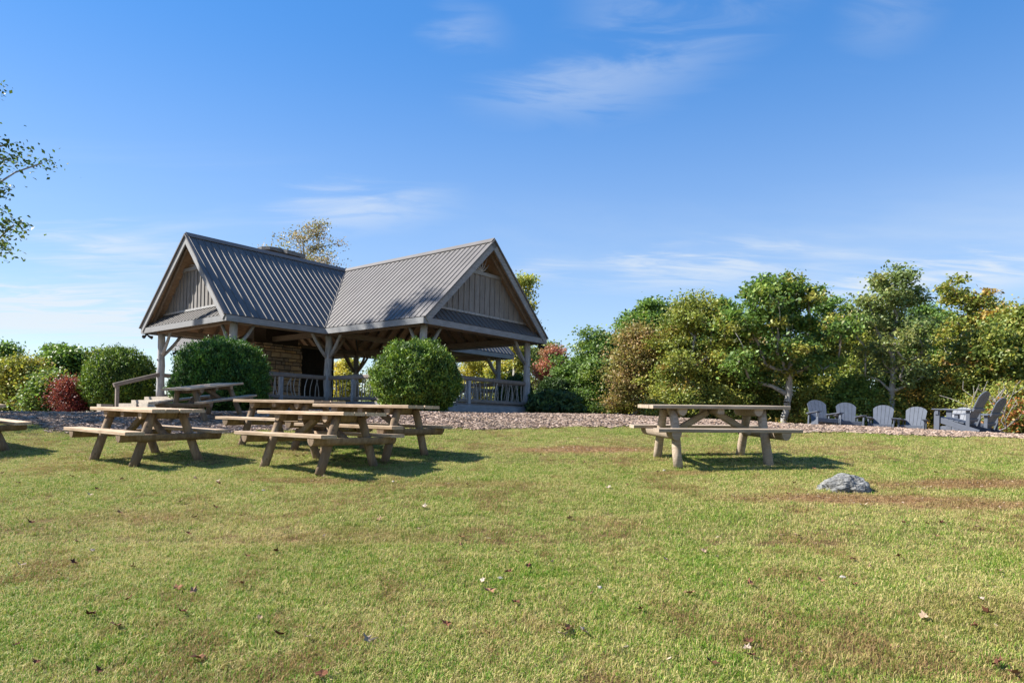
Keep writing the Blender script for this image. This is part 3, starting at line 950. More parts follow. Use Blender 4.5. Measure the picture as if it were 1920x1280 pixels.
# dark boarded closet beside the fireplace
pnl = empty('dark_panel', pav.location, pav.rotation_euler.z)  # near-black boards fronting a near-black box
tag(pnl, 'near-black board closet standing beside the stone fireplace', 'panel')
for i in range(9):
    MB().box((1.70 + i * .19, 9.25, ZD + .002), (1.70 + i * .19 + .18, 9.29, ZB - 0.32)).build('panel_board', WOOD_DARK, pnl)
MB().box((1.70, 9.292, ZD + .002), (3.40, 10.2, ZB - 0.32)).build('panel_body', WOOD_DARK, pnl)

# flood lights under the eave corners
def floodlight(u, v, z, label):
    w = pav.matrix_world if False else Matrix.Translation(pav.location) @ Matrix.Rotation(pav.rotation_euler.z, 4, 'Z')
    r = empty('floodlight', w @ Vector((u, v, z)), pav.rotation_euler.z)
    tag(r, label, 'floodlight', 'floodlights under the eaves')
    MB().tube([(0, 0, 0), (0, 0, -0.05)], 0.055, 10).build('mount', BLACK, r)
    for s in (-1, 1):
        MB().tube([(s * .03, -.01, -.05), (s * .09, -.05, -.10), (s * .15, -.11, -.13)], [.03, .045, .07], 10).build('lamp_head', BLACK, r)
floodlight(-AW + .12, V1 - .15, ZE - .222, 'black twin floodlight under the eave corner above the handrail')
floodlight(W_ - .18, 0.16, ZE - .222, 'black twin floodlight under the eave corner facing the woods')
floodlight(0.12, V1 + AN - .15, ZE - .222, 'black twin floodlight under the rear wing eave corner')

# ---------------------------------------------------------------- picnic tables
def make_table(wm, lm):
    t = empty('picnic_table')
    L_, W0 = 1.84, 0.74
    pw = W0 / 4
    for i in range(4):
        x = prnd.uniform(-.008, .008)
        MB().bar((-L_/2 + x, -W0/2 + pw * (i + .5), 0.727), (L_/2 + x, -W0/2 + pw * (i + .5), 0.727), pw - 0.007, 0.046, ch=0.006).build('top_plank', wm, t)
    for s in (-1, 1):
        MB().bar((-L_/2 - .02, s * 0.585, 0.437), (L_/2 - .0, s * 0.585, 0.437), 0.245, 0.046, ch=0.006).build('bench_plank', wm, t)
    for e in (-1, 1):
        x0 = e * 0.60
        for s in (-1, 1):
            pts = [(x0 + prnd.uniform(-.006, .006), s * (0.47 - 0.27 * q), -0.06 + 0.755 * q) for q in (0, .25, .5, .75, 1)]
            MB().tube(pts, [.062, .060, .058, .057, .056], 12).build('log_leg', lm, t)
        # half-round beams: bench bearer outside the legs, cleat under the top
        def half(y0, y1, zt, rr, xx, nm):
            n = 7
            sec = [(math.cos(math.pi + math.pi * k / (n - 1)) * rr, math.sin(math.pi + math.pi * k / (n - 1)) * rr * 1.5) for k in range(n)]
            vs_ = [(xx + a, y0, zt + b_) for a, b_ in sec] + [(xx + a, y1, zt + b_) for a, b_ in sec]
            m = MB()
            m.add(vs_, [tuple(range(n))[::-1], tuple(range(n, 2*n)), (0, n, 2*n-1, n-1)])
            m.add(vs_, [(k, k+1, k+1+n, k+n) for k in range(n-1)], True)
            m.build(nm, lm, t)
        half(-0.70, 0.70, 0.413, 0.064, x0 + e * 0.11, 'bench_bearer')
        half(-0.33, 0.33, 0.703, 0.062, x0 - e * 0.09, 'top_cleat')
        MB().bar((e * 0.06, 0, 0.655), (x0 - e * .06, 0, 0.375), 0.085, 0.085, ch=0.015).build('diagonal_brace', lm, t)
    MB().bar((0, -.33, .669), (0, .33, .669), 0.09, 0.068, ch=0.012).build('middle_cleat', lm, t)
    return t
TABLES = []
def place_table(proto, x, y, head, label, tilt=1.0, dz=0.0, sc=1.0, first=False, extra=(0, 0)):
    t = proto if first else copy_tree(proto)
    tx, ty = gtilt(x, y, tilt)
    nrm = Vector((-(tx + extra[0]), -(ty + extra[1]), 1)).normalized()
    M = nrm.to_track_quat('Z', 'Y').to_matrix()
    fwd = Vector((math.cos(head), math.sin(head), 0))
    fx = (fwd - nrm * fwd.dot(nrm)).normalized()
    fy = nrm.cross(fx)
    M = Matrix((fx, fy, nrm)).transposed()
    t.rotation_euler = M.to_euler()
    t.location = (x, y, gz(x, y) + dz)
    t.scale = (sc, sc, sc)
    tag(t, label, 'picnic table', 'log-legged picnic tables on the lawn')
    TABLES.append(t)
    return t
tp1 = make_table(WOOD_TAN, WOOD_LEG)
place_table(tp1, -2.56, 9.05, R(-36), 'tan log-legged picnic table overlapping the two tables just behind it', 0.08, 0.01, 0.97, first=True)
place_table(tp1, -5.25, 9.75, R(-36), 'tan picnic table on grass in front of the entrance steps and handrail', 0.4)
place_table(tp1, -2.05, 10.15, R(-30), 'tan picnic table in front of the clipped bush at the pavilion corner post', 0.15)
place_table(tp1, -3.75, 11.4, R(-28), 'tan picnic table at the edge of the wood chips, half hidden by another table', 0.2)
place_table(tp1, -6.98, 15.5, R(76), 'tilted picnic table standing up on the wood chips before the shaded bush', 1.0)
place_table(tp1, -8.82, 10.75, R(-32), 'picnic table of which only a bench end and one leg show', 0.9)
tp2 = make_table(WOOD_OLD, WOOD_OLD)
place_table(tp2, 2.78, 9.45, R(5), 'weathered grey-brown picnic table standing alone near the half-buried rock', 0.35, 0.0, 1.03, first=True)

# ---------------------------------------------------------------- slatted garden chairs
def make_chair():
    t = empty('adirondack_chair')
    # seat slats fall towards the back; the chair faces -y
    for i in range(5):
        y = -0.26 + i * 0.105
        z = 0.365 - i * 0.026
        MB().bar((-0.27, y, z), (0.27, y, z), 0.096, 0.022, (0, 0.24, 1), ch=0.004).build('seat_slat', CHAIR, t)
    MB().bar((-0.27, -0.318, 0.325), (0.27, -0.318, 0.325), 0.022, 0.10, ch=0.004).build('front_apron', CHAIR, t)
    tilt = R(24)
    o = Vector((0, 0.21, 0.20))
    up = Vector((0, math.sin(tilt), math.cos(tilt)))
    nr = Vector((0, -math.cos(tilt), math.sin(tilt)))
    tops = [0.69, 0.80, 0.835, 0.80, 0.69]
    for i in range(5):
        f0, f1 = -0.215 + i * 0.0875, -0.275 + i * 0.112
        w0, w1 = 0.081, 0.104
        L_ = tops[i]
        dl = {0: -.10, 1: -.035, 2: 0, 3: .0, 4: 0}[i]
        dr = {0: 0, 1: 0, 2: 0, 3: -.035, 4: -.10}[i]
        Lm = L_ + 0.015
        arc = lambda x_: 0.62 + 0.225 * math.sqrt(max(0, 1 - (x_ / 0.30) ** 2))
        a = [(f0, 0), (f0 + w0, 0), (f1 + w1, arc(f1 + w1)), (f1 + w1 / 2, arc(f1 + w1 / 2)), (f1, arc(f1))]
        poly = [o + Vector((x, 0, 0)) + up * l for x, l in a]
        m = MB()
        m.add([p + nr * .011 for p in poly] + [p - nr * .011 for p in poly], [(0, 1, 2, 3, 4), (9, 8, 7, 6, 5)] + [(k, k + 5, (k+1) % 5 + 5, (k+1) % 5) for k in range(5)])
        m.build('back_slat', CHAIR, t)
    for l, hw in ((0.14, .24), (0.40, .30)):
        c = o + up * l - nr * .03
        MB().bar(c - Vector((hw, 0, 0)), c + Vector((hw, 0, 0)), 0.032, 0.07, up, ch=0.004).build('back_rail', CHAIR, t)
    for s in (-1, 1):
        x = s * 0.295
        MB().bar((x, -0.36, 0.335), (x, 0.52, 0.045), 0.026, 0.13, ch=0.006).build('side_stringer', CHAIR, t)
        MB().bar((x + s * .027, -0.33, 0), (x + s * .027, -0.33, 0.545), 0.026, 0.12, (0, 1, 0), ch=0.004).build('front_leg', CHAIR, t)
        MB().bar((x + s * .02, -0.43, 0.560), (x + s * .0, 0.36, 0.545), 0.135, 0.024, ch=0.006).build('armrest', CHAIR, t)
        MB().bar((x + s * .05, -0.33, 0.44), (x + s * .05, -0.33, 0.545), 0.07, 0.022, (1, 0, 0)).build('arm_bracket', CHAIR, t)
        MB().bar((x, 0.30, 0.10), (x, 0.30, 0.533), 0.024, 0.08, (0, 1, 0), ch=0.004).build('rear_leg', CHAIR, t)
    return t
ch0 = make_chair()
def place_chair(px, Y, face, label, dz=0.0, first=False):
    x = (px - 960) / FPX * Y
    c = ch0 if first else copy_tree(ch0)
    c.location = (x, Y, gz(x, Y) + dz)
    tx, ty = gtilt(x, Y, 0.8)
    c.rotation_euler = (ty, -tx, math.atan2(face[1], face[0]) + math.pi / 2)
    tag(c, label, 'chair', 'slate grey adirondack chairs in a ring')
SL_ = 'slate grey adirondack chair '
place_chair(1543, 19.6, (0.0, -1.0), SL_ + 'at the open end of the ring, farthest from the dead branches', first=True)
place_chair(1590, 19.8, (-0.26, -0.966), SL_ + 'next to the end chair, its armrest nearly touching that one')
place_chair(1652, 19.9, (-0.52, -0.85), SL_ + 'facing out squarely, just beside the pale tree trunk')
place_chair(1711, 19.8, (-0.62, -0.78), SL_ + 'facing out squarely, next to the overlapping chairs in profile')
place_chair(1790, 19.3, (-0.8, -0.6), SL_ + 'mostly hidden behind the chair seen in profile')
place_chair(1797, 15.7, (-0.58, 0.81), SL_ + 'in full side profile with wide armrest and leaning back')
place_chair(1832, 16.9, (-0.56, 0.83), SL_ + 'in profile behind another, its back against dead branches')

# ---------------------------------------------------------------- half-buried rock and pebbles
def rock_mesh(name, seed, n=4, sx=1, sy=1, sz=1, amp=0.35):
    import bmesh
    bm = bmesh.new()
    bmesh.ops.create_icosphere(bm, subdivisions=n, radius=1)
    from mathutils import noise as mn
    for v in bm.verts:
        c = v.co.copy()
        f = 1 + amp * mn.fractal(c * 1.1 + Vector((seed, 0, 0)), 0.9, 2.1, 5) + 0.10 * amp * mn.cell(c * 2.0 + Vector((0, seed, 0)))
        v.co = Vector((c.x * sx, c.y * sy, (max(c.z, -0.45)) * sz)) * f
    me = bpy.data.meshes.new(name)
    bm.to_mesh(me); bm.free()
    me.polygons.foreach_set('use_smooth', [False] * len(me.polygons))
    return me
rx, ry = (1590 - 960) / FPX * 7.55, 7.55
o = obj('rock', rock_mesh('rock', 3.3, 5, 0.25, 0.2, 0.155, 0.26), ROCKM)
o.location = (rx, ry, gz(rx, ry) + 0.02)
tag(o, 'lumpy pale grey rock with dark lichen half buried in the lawn', 'rock')
o = obj('rock', rock_mesh('rock_small', 9.3, 4, 0.08, 0.06, 0.045, 0.4), ROCKM)
o.location = (rx - 0.245, ry + .02, gz(rx - .245, ry) + 0.012)
tag(o, 'small pale stone lying against the foot of the lichen rock', 'rock')
def on_lawn(px, py):
    """the lawn point seen at a pixel"""
    hx = HOR + ROLL * (px - 960)
    y = 3.0
    for _ in range(60):
        x = (px - 960) / FPX * y
        y += ((EYE - gz(x, y)) * FPX / max(py - hx, 3) - y) * 0.3
    return (px - 960) / FPX * y, y
for i, (px, py) in enumerate([(945, 1088), (1132, 1106), (1586, 1086), (497, 922), (740, 905), (1247, 884)]):
    x, y = on_lawn(px, py)
    o = obj('pebble', rock_mesh('pebble', i * 1.7, 2, 0.02, 0.015, 0.010, 0.45), PEBBLE)
    o.location = (x, y, gz(x, y) + 0.018)
    o.rotation_euler.z = i * 1.3
    tag(o, 'small whitish pebble lying in the lawn', 'pebble', 'pebbles in the lawn')
# fallen leaves
def fleaf(seed):
    r = random.Random(seed)
    n = 12
    pts = []
    for i in range(n):
        a = 2 * math.pi * i / n
        q = (1.0 if i % 2 == 0 else 0.55) * r.uniform(.8, 1.15)
        x, y = math.cos(a) * q, math.sin(a) * q * 0.7
        pts.append((x * .04, y * .04, 0.012 * r.uniform(-.3, 1) + 0.018 * x * x))
    b = MB()
    b.add([(0, 0, 0)] + pts, [(0, i + 1, (i + 1) % n + 1) for i in range(n)])
    return b.mesh('fallen_leaf')
FL = [leaf_mat('dry_leaf_brown'), None]
def dry(name, c):
    m, nt, b = material(name)
    oi = nd(nt, 'ShaderNodeObjectInfo')
    nt.links.new(ramp(nt, oi.outputs['Random'], c), b.inputs['Base Color'])
    b.inputs['Roughness'].default_value = 0.95
    b.inputs['Specular IOR Level'].default_value = 0.1
    return m
DRY = dry('dry_leaf', [(0.0, (0.07, 0.03, 0.02)), (0.3, (0.16, 0.07, 0.04)), (0.55, (0.24, 0.13, 0.075)), (0.8, (0.30, 0.22, 0.15)), (1.0, (0.42, 0.34, 0.27))])
fl = [fleaf(s) for s in range(6)]
lp = lawn_points(9000, 2.6, 13.0, 0.9)
kx = (rng.random(60000) * 2 - 1) * 9; ky = 3 + 9 * rng.random(60000)
kb = bare_at(kx, ky) > 0.35 + 0.5 * rng.random(60000)
lp = np.concatenate([lp[:1500], np.stack([kx[kb], ky[kb], ground(kx[kb], ky[kb])], -1)])
lp[:, 2] += 0.008
scatter('leaf_litter', lp, [chip(50 + s_) for s_ in range(6)], DRY, 0.15, 0.45, 0.6, 'crumbs of dry leaf and twig on bare soil and lawn')
spots = [(523, 1040), (1066, 1198), (1072, 1190), (974, 1137), (912, 1096), (227, 1182), (532, 1199), (350, 1155), (1040, 1060), (1350, 1050), (1300, 1120), (1605, 1055), (1545, 1095), (1410, 1225), (800, 955),
         (660, 905), (475, 905), (868, 1012), (1235, 888), (1500, 1010), (1760, 1010), (1850, 925), (1700, 985), (250, 1130), (370, 975)]
fr = random.Random(11)
while len(spots) < 110:
    spots.append((fr.uniform(5, 1915), 850 + 425 * fr.random() ** 1.5))
for i, (px, py) in enumerate(spots):
    x, y = on_lawn(px, py)
    if y > 12.4 or y < 2: continue
    o = obj('fallen_leaf', fl[i % 6], DRY)
    o.location = (x, y, gz(x, y) + 0.028)
    o.rotation_euler = (fr.uniform(-.5, .5), fr.uniform(-.5, .5), fr.uniform(0, 6.28))
    s = fr.uniform(0.6, 1.15)
    o.scale = (s, s, s)
    tag(o, 'small dry curled leaf fallen on the lawn', 'leaf', 'dry leaves scattered on the lawn')

# ---------------------------------------------------------------- trees and shrubs
def leaf_mesh(name, C, size, cols, up=0.35, rs=None, aspect=0.62, along=None):
    """one small folded leaf face at each centre"""
    rs = rs or rng
    n = len(C)
    nrm = rs.normal(size=(n, 3)); nrm[:, 2] = np.abs(nrm[:, 2]) * 0.8 + up
    nrm /= np.linalg.norm(nrm, axis=1)[:, None]
    t = rs.normal(size=(n, 3)) if along is None else along + rs.normal(0, 0.35, (n, 3))
    t -= nrm * (t * nrm).sum(1)[:, None]
    t /= np.linalg.norm(t, axis=1)[:, None]
    b = np.cross(nrm, t)
    s = size * rs.uniform(0.65, 1.3, n)[:, None]
    V = np.stack([C - t * s, C + b * s * aspect + nrm * s * .18 - t * s * .1, C + t * s, C - b * s * aspect + nrm * s * .18 - t * s * .1], 1).reshape(-1, 3)
    me = bpy.data.meshes.new(name)
    me.vertices.add(4 * n); me.vertices.foreach_set('co', V.astype(np.float32).ravel())
    me.loops.add(4 * n); me.loops.foreach_set('vertex_index', np.arange(4 * n, dtype=np.int32))
    me.polygons.add(n)
    me.polygons.foreach_set('loop_start', np.arange(0, 4 * n, 4, dtype=np.int32))
    me.update(calc_edges=True)
    ca = me.color_attributes.new('Col', 'FLOAT_COLOR', 'POINT')
    cc = np.ones((n, 4, 4), np.float32); cc[:, :, :3] = cols[:, None, :]
    ca.data.foreach_set('color', cc.ravel())
    return me
def pick_cols(pal, n, rs, jit=0.14):
    pal = np.array(pal)
    w = pal[:, 3] / pal[:, 3].sum()
    idx = rs.choice(len(pal), n, p=w)
    return pal[idx, :3] * (1 + rs.normal(0, jit, (n, 1)))
GAIN = 2.0
GREEN = [(0.060, 0.105, 0.022, 5), (0.085, 0.135, 0.028, 4), (0.045, 0.080, 0.022, 3), (0.12, 0.145, 0.03, 1.5)]
OLIVE = [(0.115, 0.135, 0.030, 5), (0.15, 0.155, 0.032, 4), (0.085, 0.115, 0.026, 3), (0.22, 0.18, 0.035, 1.2), (0.20, 0.11, 0.035, 0.5)]
AUTUMN = [(0.125, 0.14, 0.032, 4), (0.17, 0.16, 0.032, 1.6), (0.085, 0.115, 0.026, 5), (0.25, 0.14, 0.03, 0.5), (0.2, 0.085, 0.03, 0.25)]
BROWNISH = [(0.17, 0.115, 0.05, 4), (0.14, 0.13, 0.04, 4), (0.20, 0.12, 0.06, 2), (0.09, 0.10, 0.03, 2)]
YELLOW = [(0.28, 0.24, 0.045, 4), (0.20, 0.20, 0.04, 4), (0.35, 0.27, 0.05, 2), (0.13, 0.15, 0.035, 2)]
PALE = [(0.095, 0.125, 0.042, 4), (0.12, 0.145, 0.05, 3), (0.07, 0.10, 0.035, 3), (0.15, 0.14, 0.045, 1)]
RED = [(0.13, 0.026, 0.025, 4), (0.09, 0.022, 0.022, 3), (0.17, 0.045, 0.035, 2), (0.08, 0.06, 0.025, 2)]
RUST = [(0.19, 0.135, 0.085, 4), (0.14, 0.125, 0.065, 4), (0.22, 0.16, 0.11, 2), (0.11, 0.12, 0.05, 3)]
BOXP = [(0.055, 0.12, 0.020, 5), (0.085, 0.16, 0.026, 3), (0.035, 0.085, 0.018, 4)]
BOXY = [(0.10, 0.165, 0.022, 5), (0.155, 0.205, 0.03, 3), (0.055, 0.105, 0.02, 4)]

def skeleton(base, top, fork, pts, r0, rs):
    """limbs that reach every leaf cluster: returns nodes, parents, radii"""
    N = [np.array(base)]; Pn = [-1]
    nt_ = 6
    lean = rs.normal(0, 0.10, 2)
    for i in range(1, nt_ + 1):
        t = i / nt_
        N.append(np.array([base[0] + lean[0] * t + rs.normal(0, .05), base[1] + lean[1] * t + rs.normal(0, .05), base[2] + (fork - base[2]) * t])); Pn.append(i - 1)
    # a leader that goes on up through the crown
    for i in range(1, 7):
        t = i / 6
        N.append(np.array([base[0] + lean[0] + rs.normal(0, .07), base[1] + lean[1] + rs.normal(0, .07), fork + (top - fork) * 0.9 * t])); Pn.append(len(N) - 2)
    axis = np.array([base[0] + lean[0], base[1] + lean[1], fork])
    order = np.argsort(np.linalg.norm((pts - axis) * np.array([1, 1, .55]), axis=1))
    leafw = [0.0] * len(N)
    for k in order:
        p = pts[k]
        A = np.array(N[3:])
        d = A - p
        dist = np.linalg.norm(d, axis=1) + np.clip(d[:, 2] + 0.25, 0, None) * 1.3
        j = int(np.argmin(dist)) + 3
        q = N[j]
        ln = np.linalg.norm(p - q)
        par = j
        ns = 2 if ln > 0.7 else 1
        for m in range(1, ns):
            mid = q + (p - q) * m / ns + rs.normal(0, 0.07 * ln, 3) + np.array([0, 0, 0.06 * ln])
            N.append(mid); Pn.append(par); leafw.append(0.0); par = len(N) - 1
        N.append(p); Pn.append(par); leafw.append(1.0)
    w = np.array(leafw) + 0.02
    for i in range(len(N) - 1, 0, -1):
        w[Pn[i]] += w[i]
    rad = r0 * (w / w[0]) ** 0.42
    rad[13:] = np.minimum(rad[13:], r0 * 0.5)
    for i in range(1, 7):
        rad[i] = max(rad[i], r0 * (1 - 0.06 * i))
    return N, Pn, np.maximum(rad, 0.011)
def limbs_mesh(name, N, Pn, rad, r0):
    b = MB()
    for i in range(1, len(N)):
        p, q = Vector(N[Pn[i]]), Vector(N[i])
        ra, rb = rad[Pn[i]], rad[i]
        ra = min(ra, rb * 1.6)
        if (q - p).length < 1e-4: continue
        b.tube([p, q], [ra, rb * 0.95], 8 if rb > 0.06 else (5 if rb > 0.02 else 3), cap=False)
    return b.mesh(name)
def blob_points(blobs, n, rs, shell=0.55):
    """points inside a union of ellipsoids, denser towards the outside"""
    vol = np.array([b[3] * b[4] * b[5] for b in blobs]) ** 0.8
    idx = rs.choice(len(blobs), n, p=vol / vol.sum())
    B = np.array(blobs)[idx]
    d = rs.normal(size=(n, 3)); d /= np.linalg.norm(d, axis=1)[:, None]
    r = rs.random(n) ** (1 / 3.0)
    r = shell + (1 - shell) * r if False else np.maximum(r, rs.random(n) ** 0.5 * shell)
    return B[:, :3] + d * r[:, None] * B[:, 3:6]
def tree(name, label, x, y, ztop, width, pal, seed, base_clear=0.25, nclus=150, nleaf=70, lsize=0.085, r0=0.13, bark_m=None, depth=0.85, ragged=0.32, cr=0.42, group=None, lobes=8, zbase=None, cat='tree', sparse_low=False, droop=0.0):
    rs = np.random.default_rng(seed)
    zb = gz(x, y) if zbase is None else zbase
    H = ztop - zb
    rx_ = width / 2
    c0, c1 = zb + H * base_clear, ztop
    blobs = []
    cz = (c0 + c1) / 2
    nl = lobes * 2 + 4
    for i in range(nl):
        a = 2.399 * i + rs.uniform(-.5, .5)
        h = (i + rs.uniform(0.1, 0.9)) / nl
        prof = math.sin(math.pi * min(1, h * 0.80 + 0.16)) ** 0.65
        br = rx_ * rs.uniform(0.20, 0.36)
        q = max(0, rx_ * prof * rs.uniform(0.78, 1.12) - br * 0.8)
        blobs.append((x + math.cos(a) * q, y + math.sin(a) * q * depth, c0 + br * .6 + (c1 - c0 - br * 1.3) * h, br, br * depth, br * rs.uniform(0.55, 0.85)))
    blobs.append((x + rs.uniform(-.25, .25) * rx_, y, c1 - rx_ * 0.26, rx_ * 0.34, rx_ * 0.34, rx_ * 0.26))
    blobs.append((x, y, cz, rx_ * 0.45, rx_ * 0.45, (c1 - c0) * 0.36))
    pts = blob_points(blobs, nclus, rs, 0.8)
    pts[:, 2] = np.clip(pts[:, 2], zb + 0.25, ztop - 0.05)
    root = empty(name, (x, y, zb))
    tag(root, label, cat, group)
    fork = zb + H * max(0.16, base_clear * 0.95)
    N, Pn, rad = skeleton((x, y, zb - 0.1), ztop, fork, pts, r0, rs)
    off = np.array([x, y, zb])
    N = [q - off for q in N]
    obj('trunk', limbs_mesh('trunk', N, Pn, rad, r0), bark_m or BARK, root)
    nleaf = int(nleaf * 2.5); lsize = lsize * 0.72
    k = np.repeat(np.arange(nclus), rs.poisson(nleaf, nclus))
    cs = cr * rs.uniform(0.6, 1.35, nclus)
    C = pts[k] + rs.normal(0, 1, (len(k), 3)) * cs[k][:, None] * np.array([.60, .60, .34])
    C[:, 2] -= droop * np.abs(rs.normal(0, .2, len(k)))
    ccl = pick_cols(pal, nclus, rs, 0.10)
    cols = GAIN * ccl[k] * 0.62 + GAIN * pick_cols(pal, len(k), rs, 0.14) * 0.38
    C[:, 2] = np.maximum(C[:, 2], zb + 0.05)
    obj('crown', leaf_mesh('crown', C - off, lsize, np.clip(cols, 0.004, 1), rs=rs), LEAF, root)
    return root
def hz_(px): return HOR + ROLL * (px - 960)
def tree_px(name, label, px, top, wpx, Y, pal, seed, **kw):
    """size and place from the photograph, at a chosen distance Y"""
    x = (px - 960) / FPX * Y
    return tree(name, label, x, Y, EYE + (hz_(px) - top) / FPX * Y, 1.15 * wpx / FPX * Y, pal, seed, **kw)
RW = 'trees at the wood edge behind the chairs'
tree_px('oak_tree', 'tall green oak with open fork of pale limbs, sky showing through it', 1468, 503, 225, 23.4, GREEN + [(0.16, 0.14, 0.03, 1.6)], 1, nclus=170, nleaf=52, cr=0.34, base_clear=0.26, r0=0.125, group=RW, lsize=0.095, lobes=9)
tree_px('maple_tree', 'rounded yellow-olive tree with dark lower limbs behind the lone picnic table', 1303, 549, 190, 25.0, OLIVE, 2, nclus=200, nleaf=72, cr=0.36, base_clear=0.06, r0=0.13, group=RW, lsize=0.075)
tree_px('birch_tree', 'slim pale-trunked tree with thin blue-green top rising over the chairs', 1670, 498, 150, 22.3, PALE, 3, nclus=125, nleaf=38, cr=0.32, base_clear=0.30, r0=0.10, group=RW, lsize=0.08)
tree_px('oak_tree', 'oak with pale bare stem at its peak, behind the chairs in profile', 1812, 522, 165, 25.5, OLIVE + [(0.23, 0.12, 0.03, 2)], 4, nclus=130, nleaf=55, cr=0.36, base_clear=0.08, r0=0.14, group=RW, lsize=0.095)
tree_px('oak_tree', 'broad olive oak with orange flecks growing beyond the dead branches', 1915, 572, 190, 22.5, AUTUMN, 5, nclus=190, nleaf=85, base_clear=0.08, r0=0.14, group=RW, lsize=0.09)
tree_px('hickory_tree', 'low olive tree filling the gap behind the first two chairs', 1578, 585, 175, 27.5, OLIVE, 6, nclus=170, nleaf=85, base_clear=0.06, r0=0.12, group=RW, lsize=0.09)
tree_px('hickory_tree', 'dark green tree between the pale-trunked tree and the peak oak', 1742, 582, 165, 28.0, GREEN, 7, nclus=150, nleaf=80, base_clear=0.05, r0=0.12, group=RW, lsize=0.09)
tree_px('maple_tree', 'dark green tree stepping down behind the yellow-olive one', 1210, 562, 170, 30.0, GREEN, 8, nclus=170, nleaf=85, base_clear=0.08, r0=0.13, group=RW, lsize=0.10)
tree_px('maple_tree', 'green tree directly behind the crown of the yellow-olive tree', 1345, 560, 150, 30.0, GREEN, 9, nclus=130, nleaf=75, base_clear=0.1, r0=0.13, group=RW, lsize=0.10)
tree_px('maple_tree', 'small green tree at the low end of the wood edge by the pavilion', 1112, 622, 125, 29.0, GREEN + [(0.10, 0.14, 0.05, 4)], 10, nclus=140, nleaf=75, base_clear=0.05, r0=0.10, group=RW, lsize=0.09)
tree_px('dogwood_tree', 'thin rusty-brown tree in front of the stepped green trees', 1190, 612, 105, 26.0, BROWNISH, 11, nclus=120, nleaf=70, base_clear=0.1, r0=0.07, group=RW, lsize=0.065)
tree_px('hickory_tree', 'dark reddish tree low between the oak and the yellow-olive tree', 1392, 640, 120, 28.5, BROWNISH + [(0.05, 0.08, 0.02, 6)], 12, nclus=110, nleaf=75, base_clear=0.05, r0=0.09, group=RW, lsize=0.09)
tree_px('oak_tree', 'olive oak thicket tree behind the overlapping chairs', 1850, 612, 150, 21.8, AUTUMN, 13, nclus=140, nleaf=75, base_clear=0.05, r0=0.10, group=RW, lsize=0.085)
for i, (px, top, w, Y, pal, lab) in enumerate([(1425, 600, 150, 33, GREEN, 'dark green tree far back between the oak and the yellow-olive tree'), (1545, 560, 150, 32, GREEN, 'dark green tree far back right beside the tall oak'), (1625, 575, 150, 33, OLIVE, 'olive tree far back left of the slim pale-trunked tree'),
        (1720, 560, 150, 33, GREEN, 'green tree far back right of the slim pale-trunked tree'), (1870, 560, 170, 31, OLIVE, 'olive tree far back behind the broad orange-flecked oak'), (1150, 640, 120, 33, GREEN, 'dark green tree far back at the low end of the wood edge'), (1275, 585, 140, 33, GREEN, 'dark green tree far back left of the yellow-olive crown')]):
    tree_px('hickory_tree', lab, px, top, w, Y, pal, 90 + i, nclus=140, nleaf=60, base_clear=0.03, r0=0.11, group=RW, lsize=0.10)
US = 'leafy undergrowth below the wood edge'
und = [(1120, 690, 95, 28.0, GREEN, 'olive shrub beside the broad-leaved low bush'), (1195, 720, 110, 27.0, OLIVE, 'olive shrub under the rusty-brown tree'), (1270, 712, 110, 24.0, OLIVE, 'yellow-green shrub left of the dark limbs of the olive tree'),
       (1350, 738, 100, 24.0, OLIVE, 'shrub with orange flecks right of the dark limbs of the olive tree'), (1425, 700, 120, 25.2, AUTUMN, 'yellowing sapling in front of the oak trunk above the table top'), (1510, 728, 110, 23.6, OLIVE, 'shrub with orange leaves right of the oak trunk'),
       (1595, 705, 120, 23.2, GREEN, 'dark green shrub behind the second chair'), (1655, 742, 95, 22.9, OLIVE, 'shrub at the foot of the pale-trunked tree'), (1740, 690, 130, 22.6, OLIVE + [(0.3, 0.16, 0.03, 2)], 'tall yellowing shrub behind the overlapping chairs'),
       (1815, 690, 110, 21.4, OLIVE, 'shrub behind the leaning chair back'), (1885, 722, 110, 19.8, OLIVE, 'olive shrub right of the last chair'), (1905, 752, 90, 18.6, AUTUMN + [(0.25, 0.05, 0.02, 2)], 'low shrub with red leaves at the lawn edge')]
for i, (px, top, w, Y, pal, lab) in enumerate(und):
    tree_px('shrub', lab, px, top, w, Y, pal, 40 + i, nclus=75, nleaf=75, base_clear=0.02, r0=0.045, group=US, lsize=0.06, cr=0.36, lobes=5, depth=1.1, cat='shrub', bark_m=BARK_D)
# dead branchy bush behind the last chair
def dead_bush(px, Y, h, label, seed):
    rs = np.random.default_rng(seed)
    x = (px - 960) / FPX * Y
    z = gz(x, Y)
    r = empty('dead_bush', (x, Y, z)); tag(r, label, 'bush')
    pts = np.stack([rs.normal(0, .45, 60), rs.normal(0, .35, 60), rs.uniform(.4, h, 60)], -1)
    N, Pn, rad = skeleton((0, 0, -.05), h, 0.35, pts, 0.032, rs)
    obj('branches', limbs_mesh('branches', N, Pn, rad * 0.8, .03), BARK_M, r)
dead_bush(1868, 18.0, 1.6, 'bare grey dead branches leaning over the chair in profile', 77)
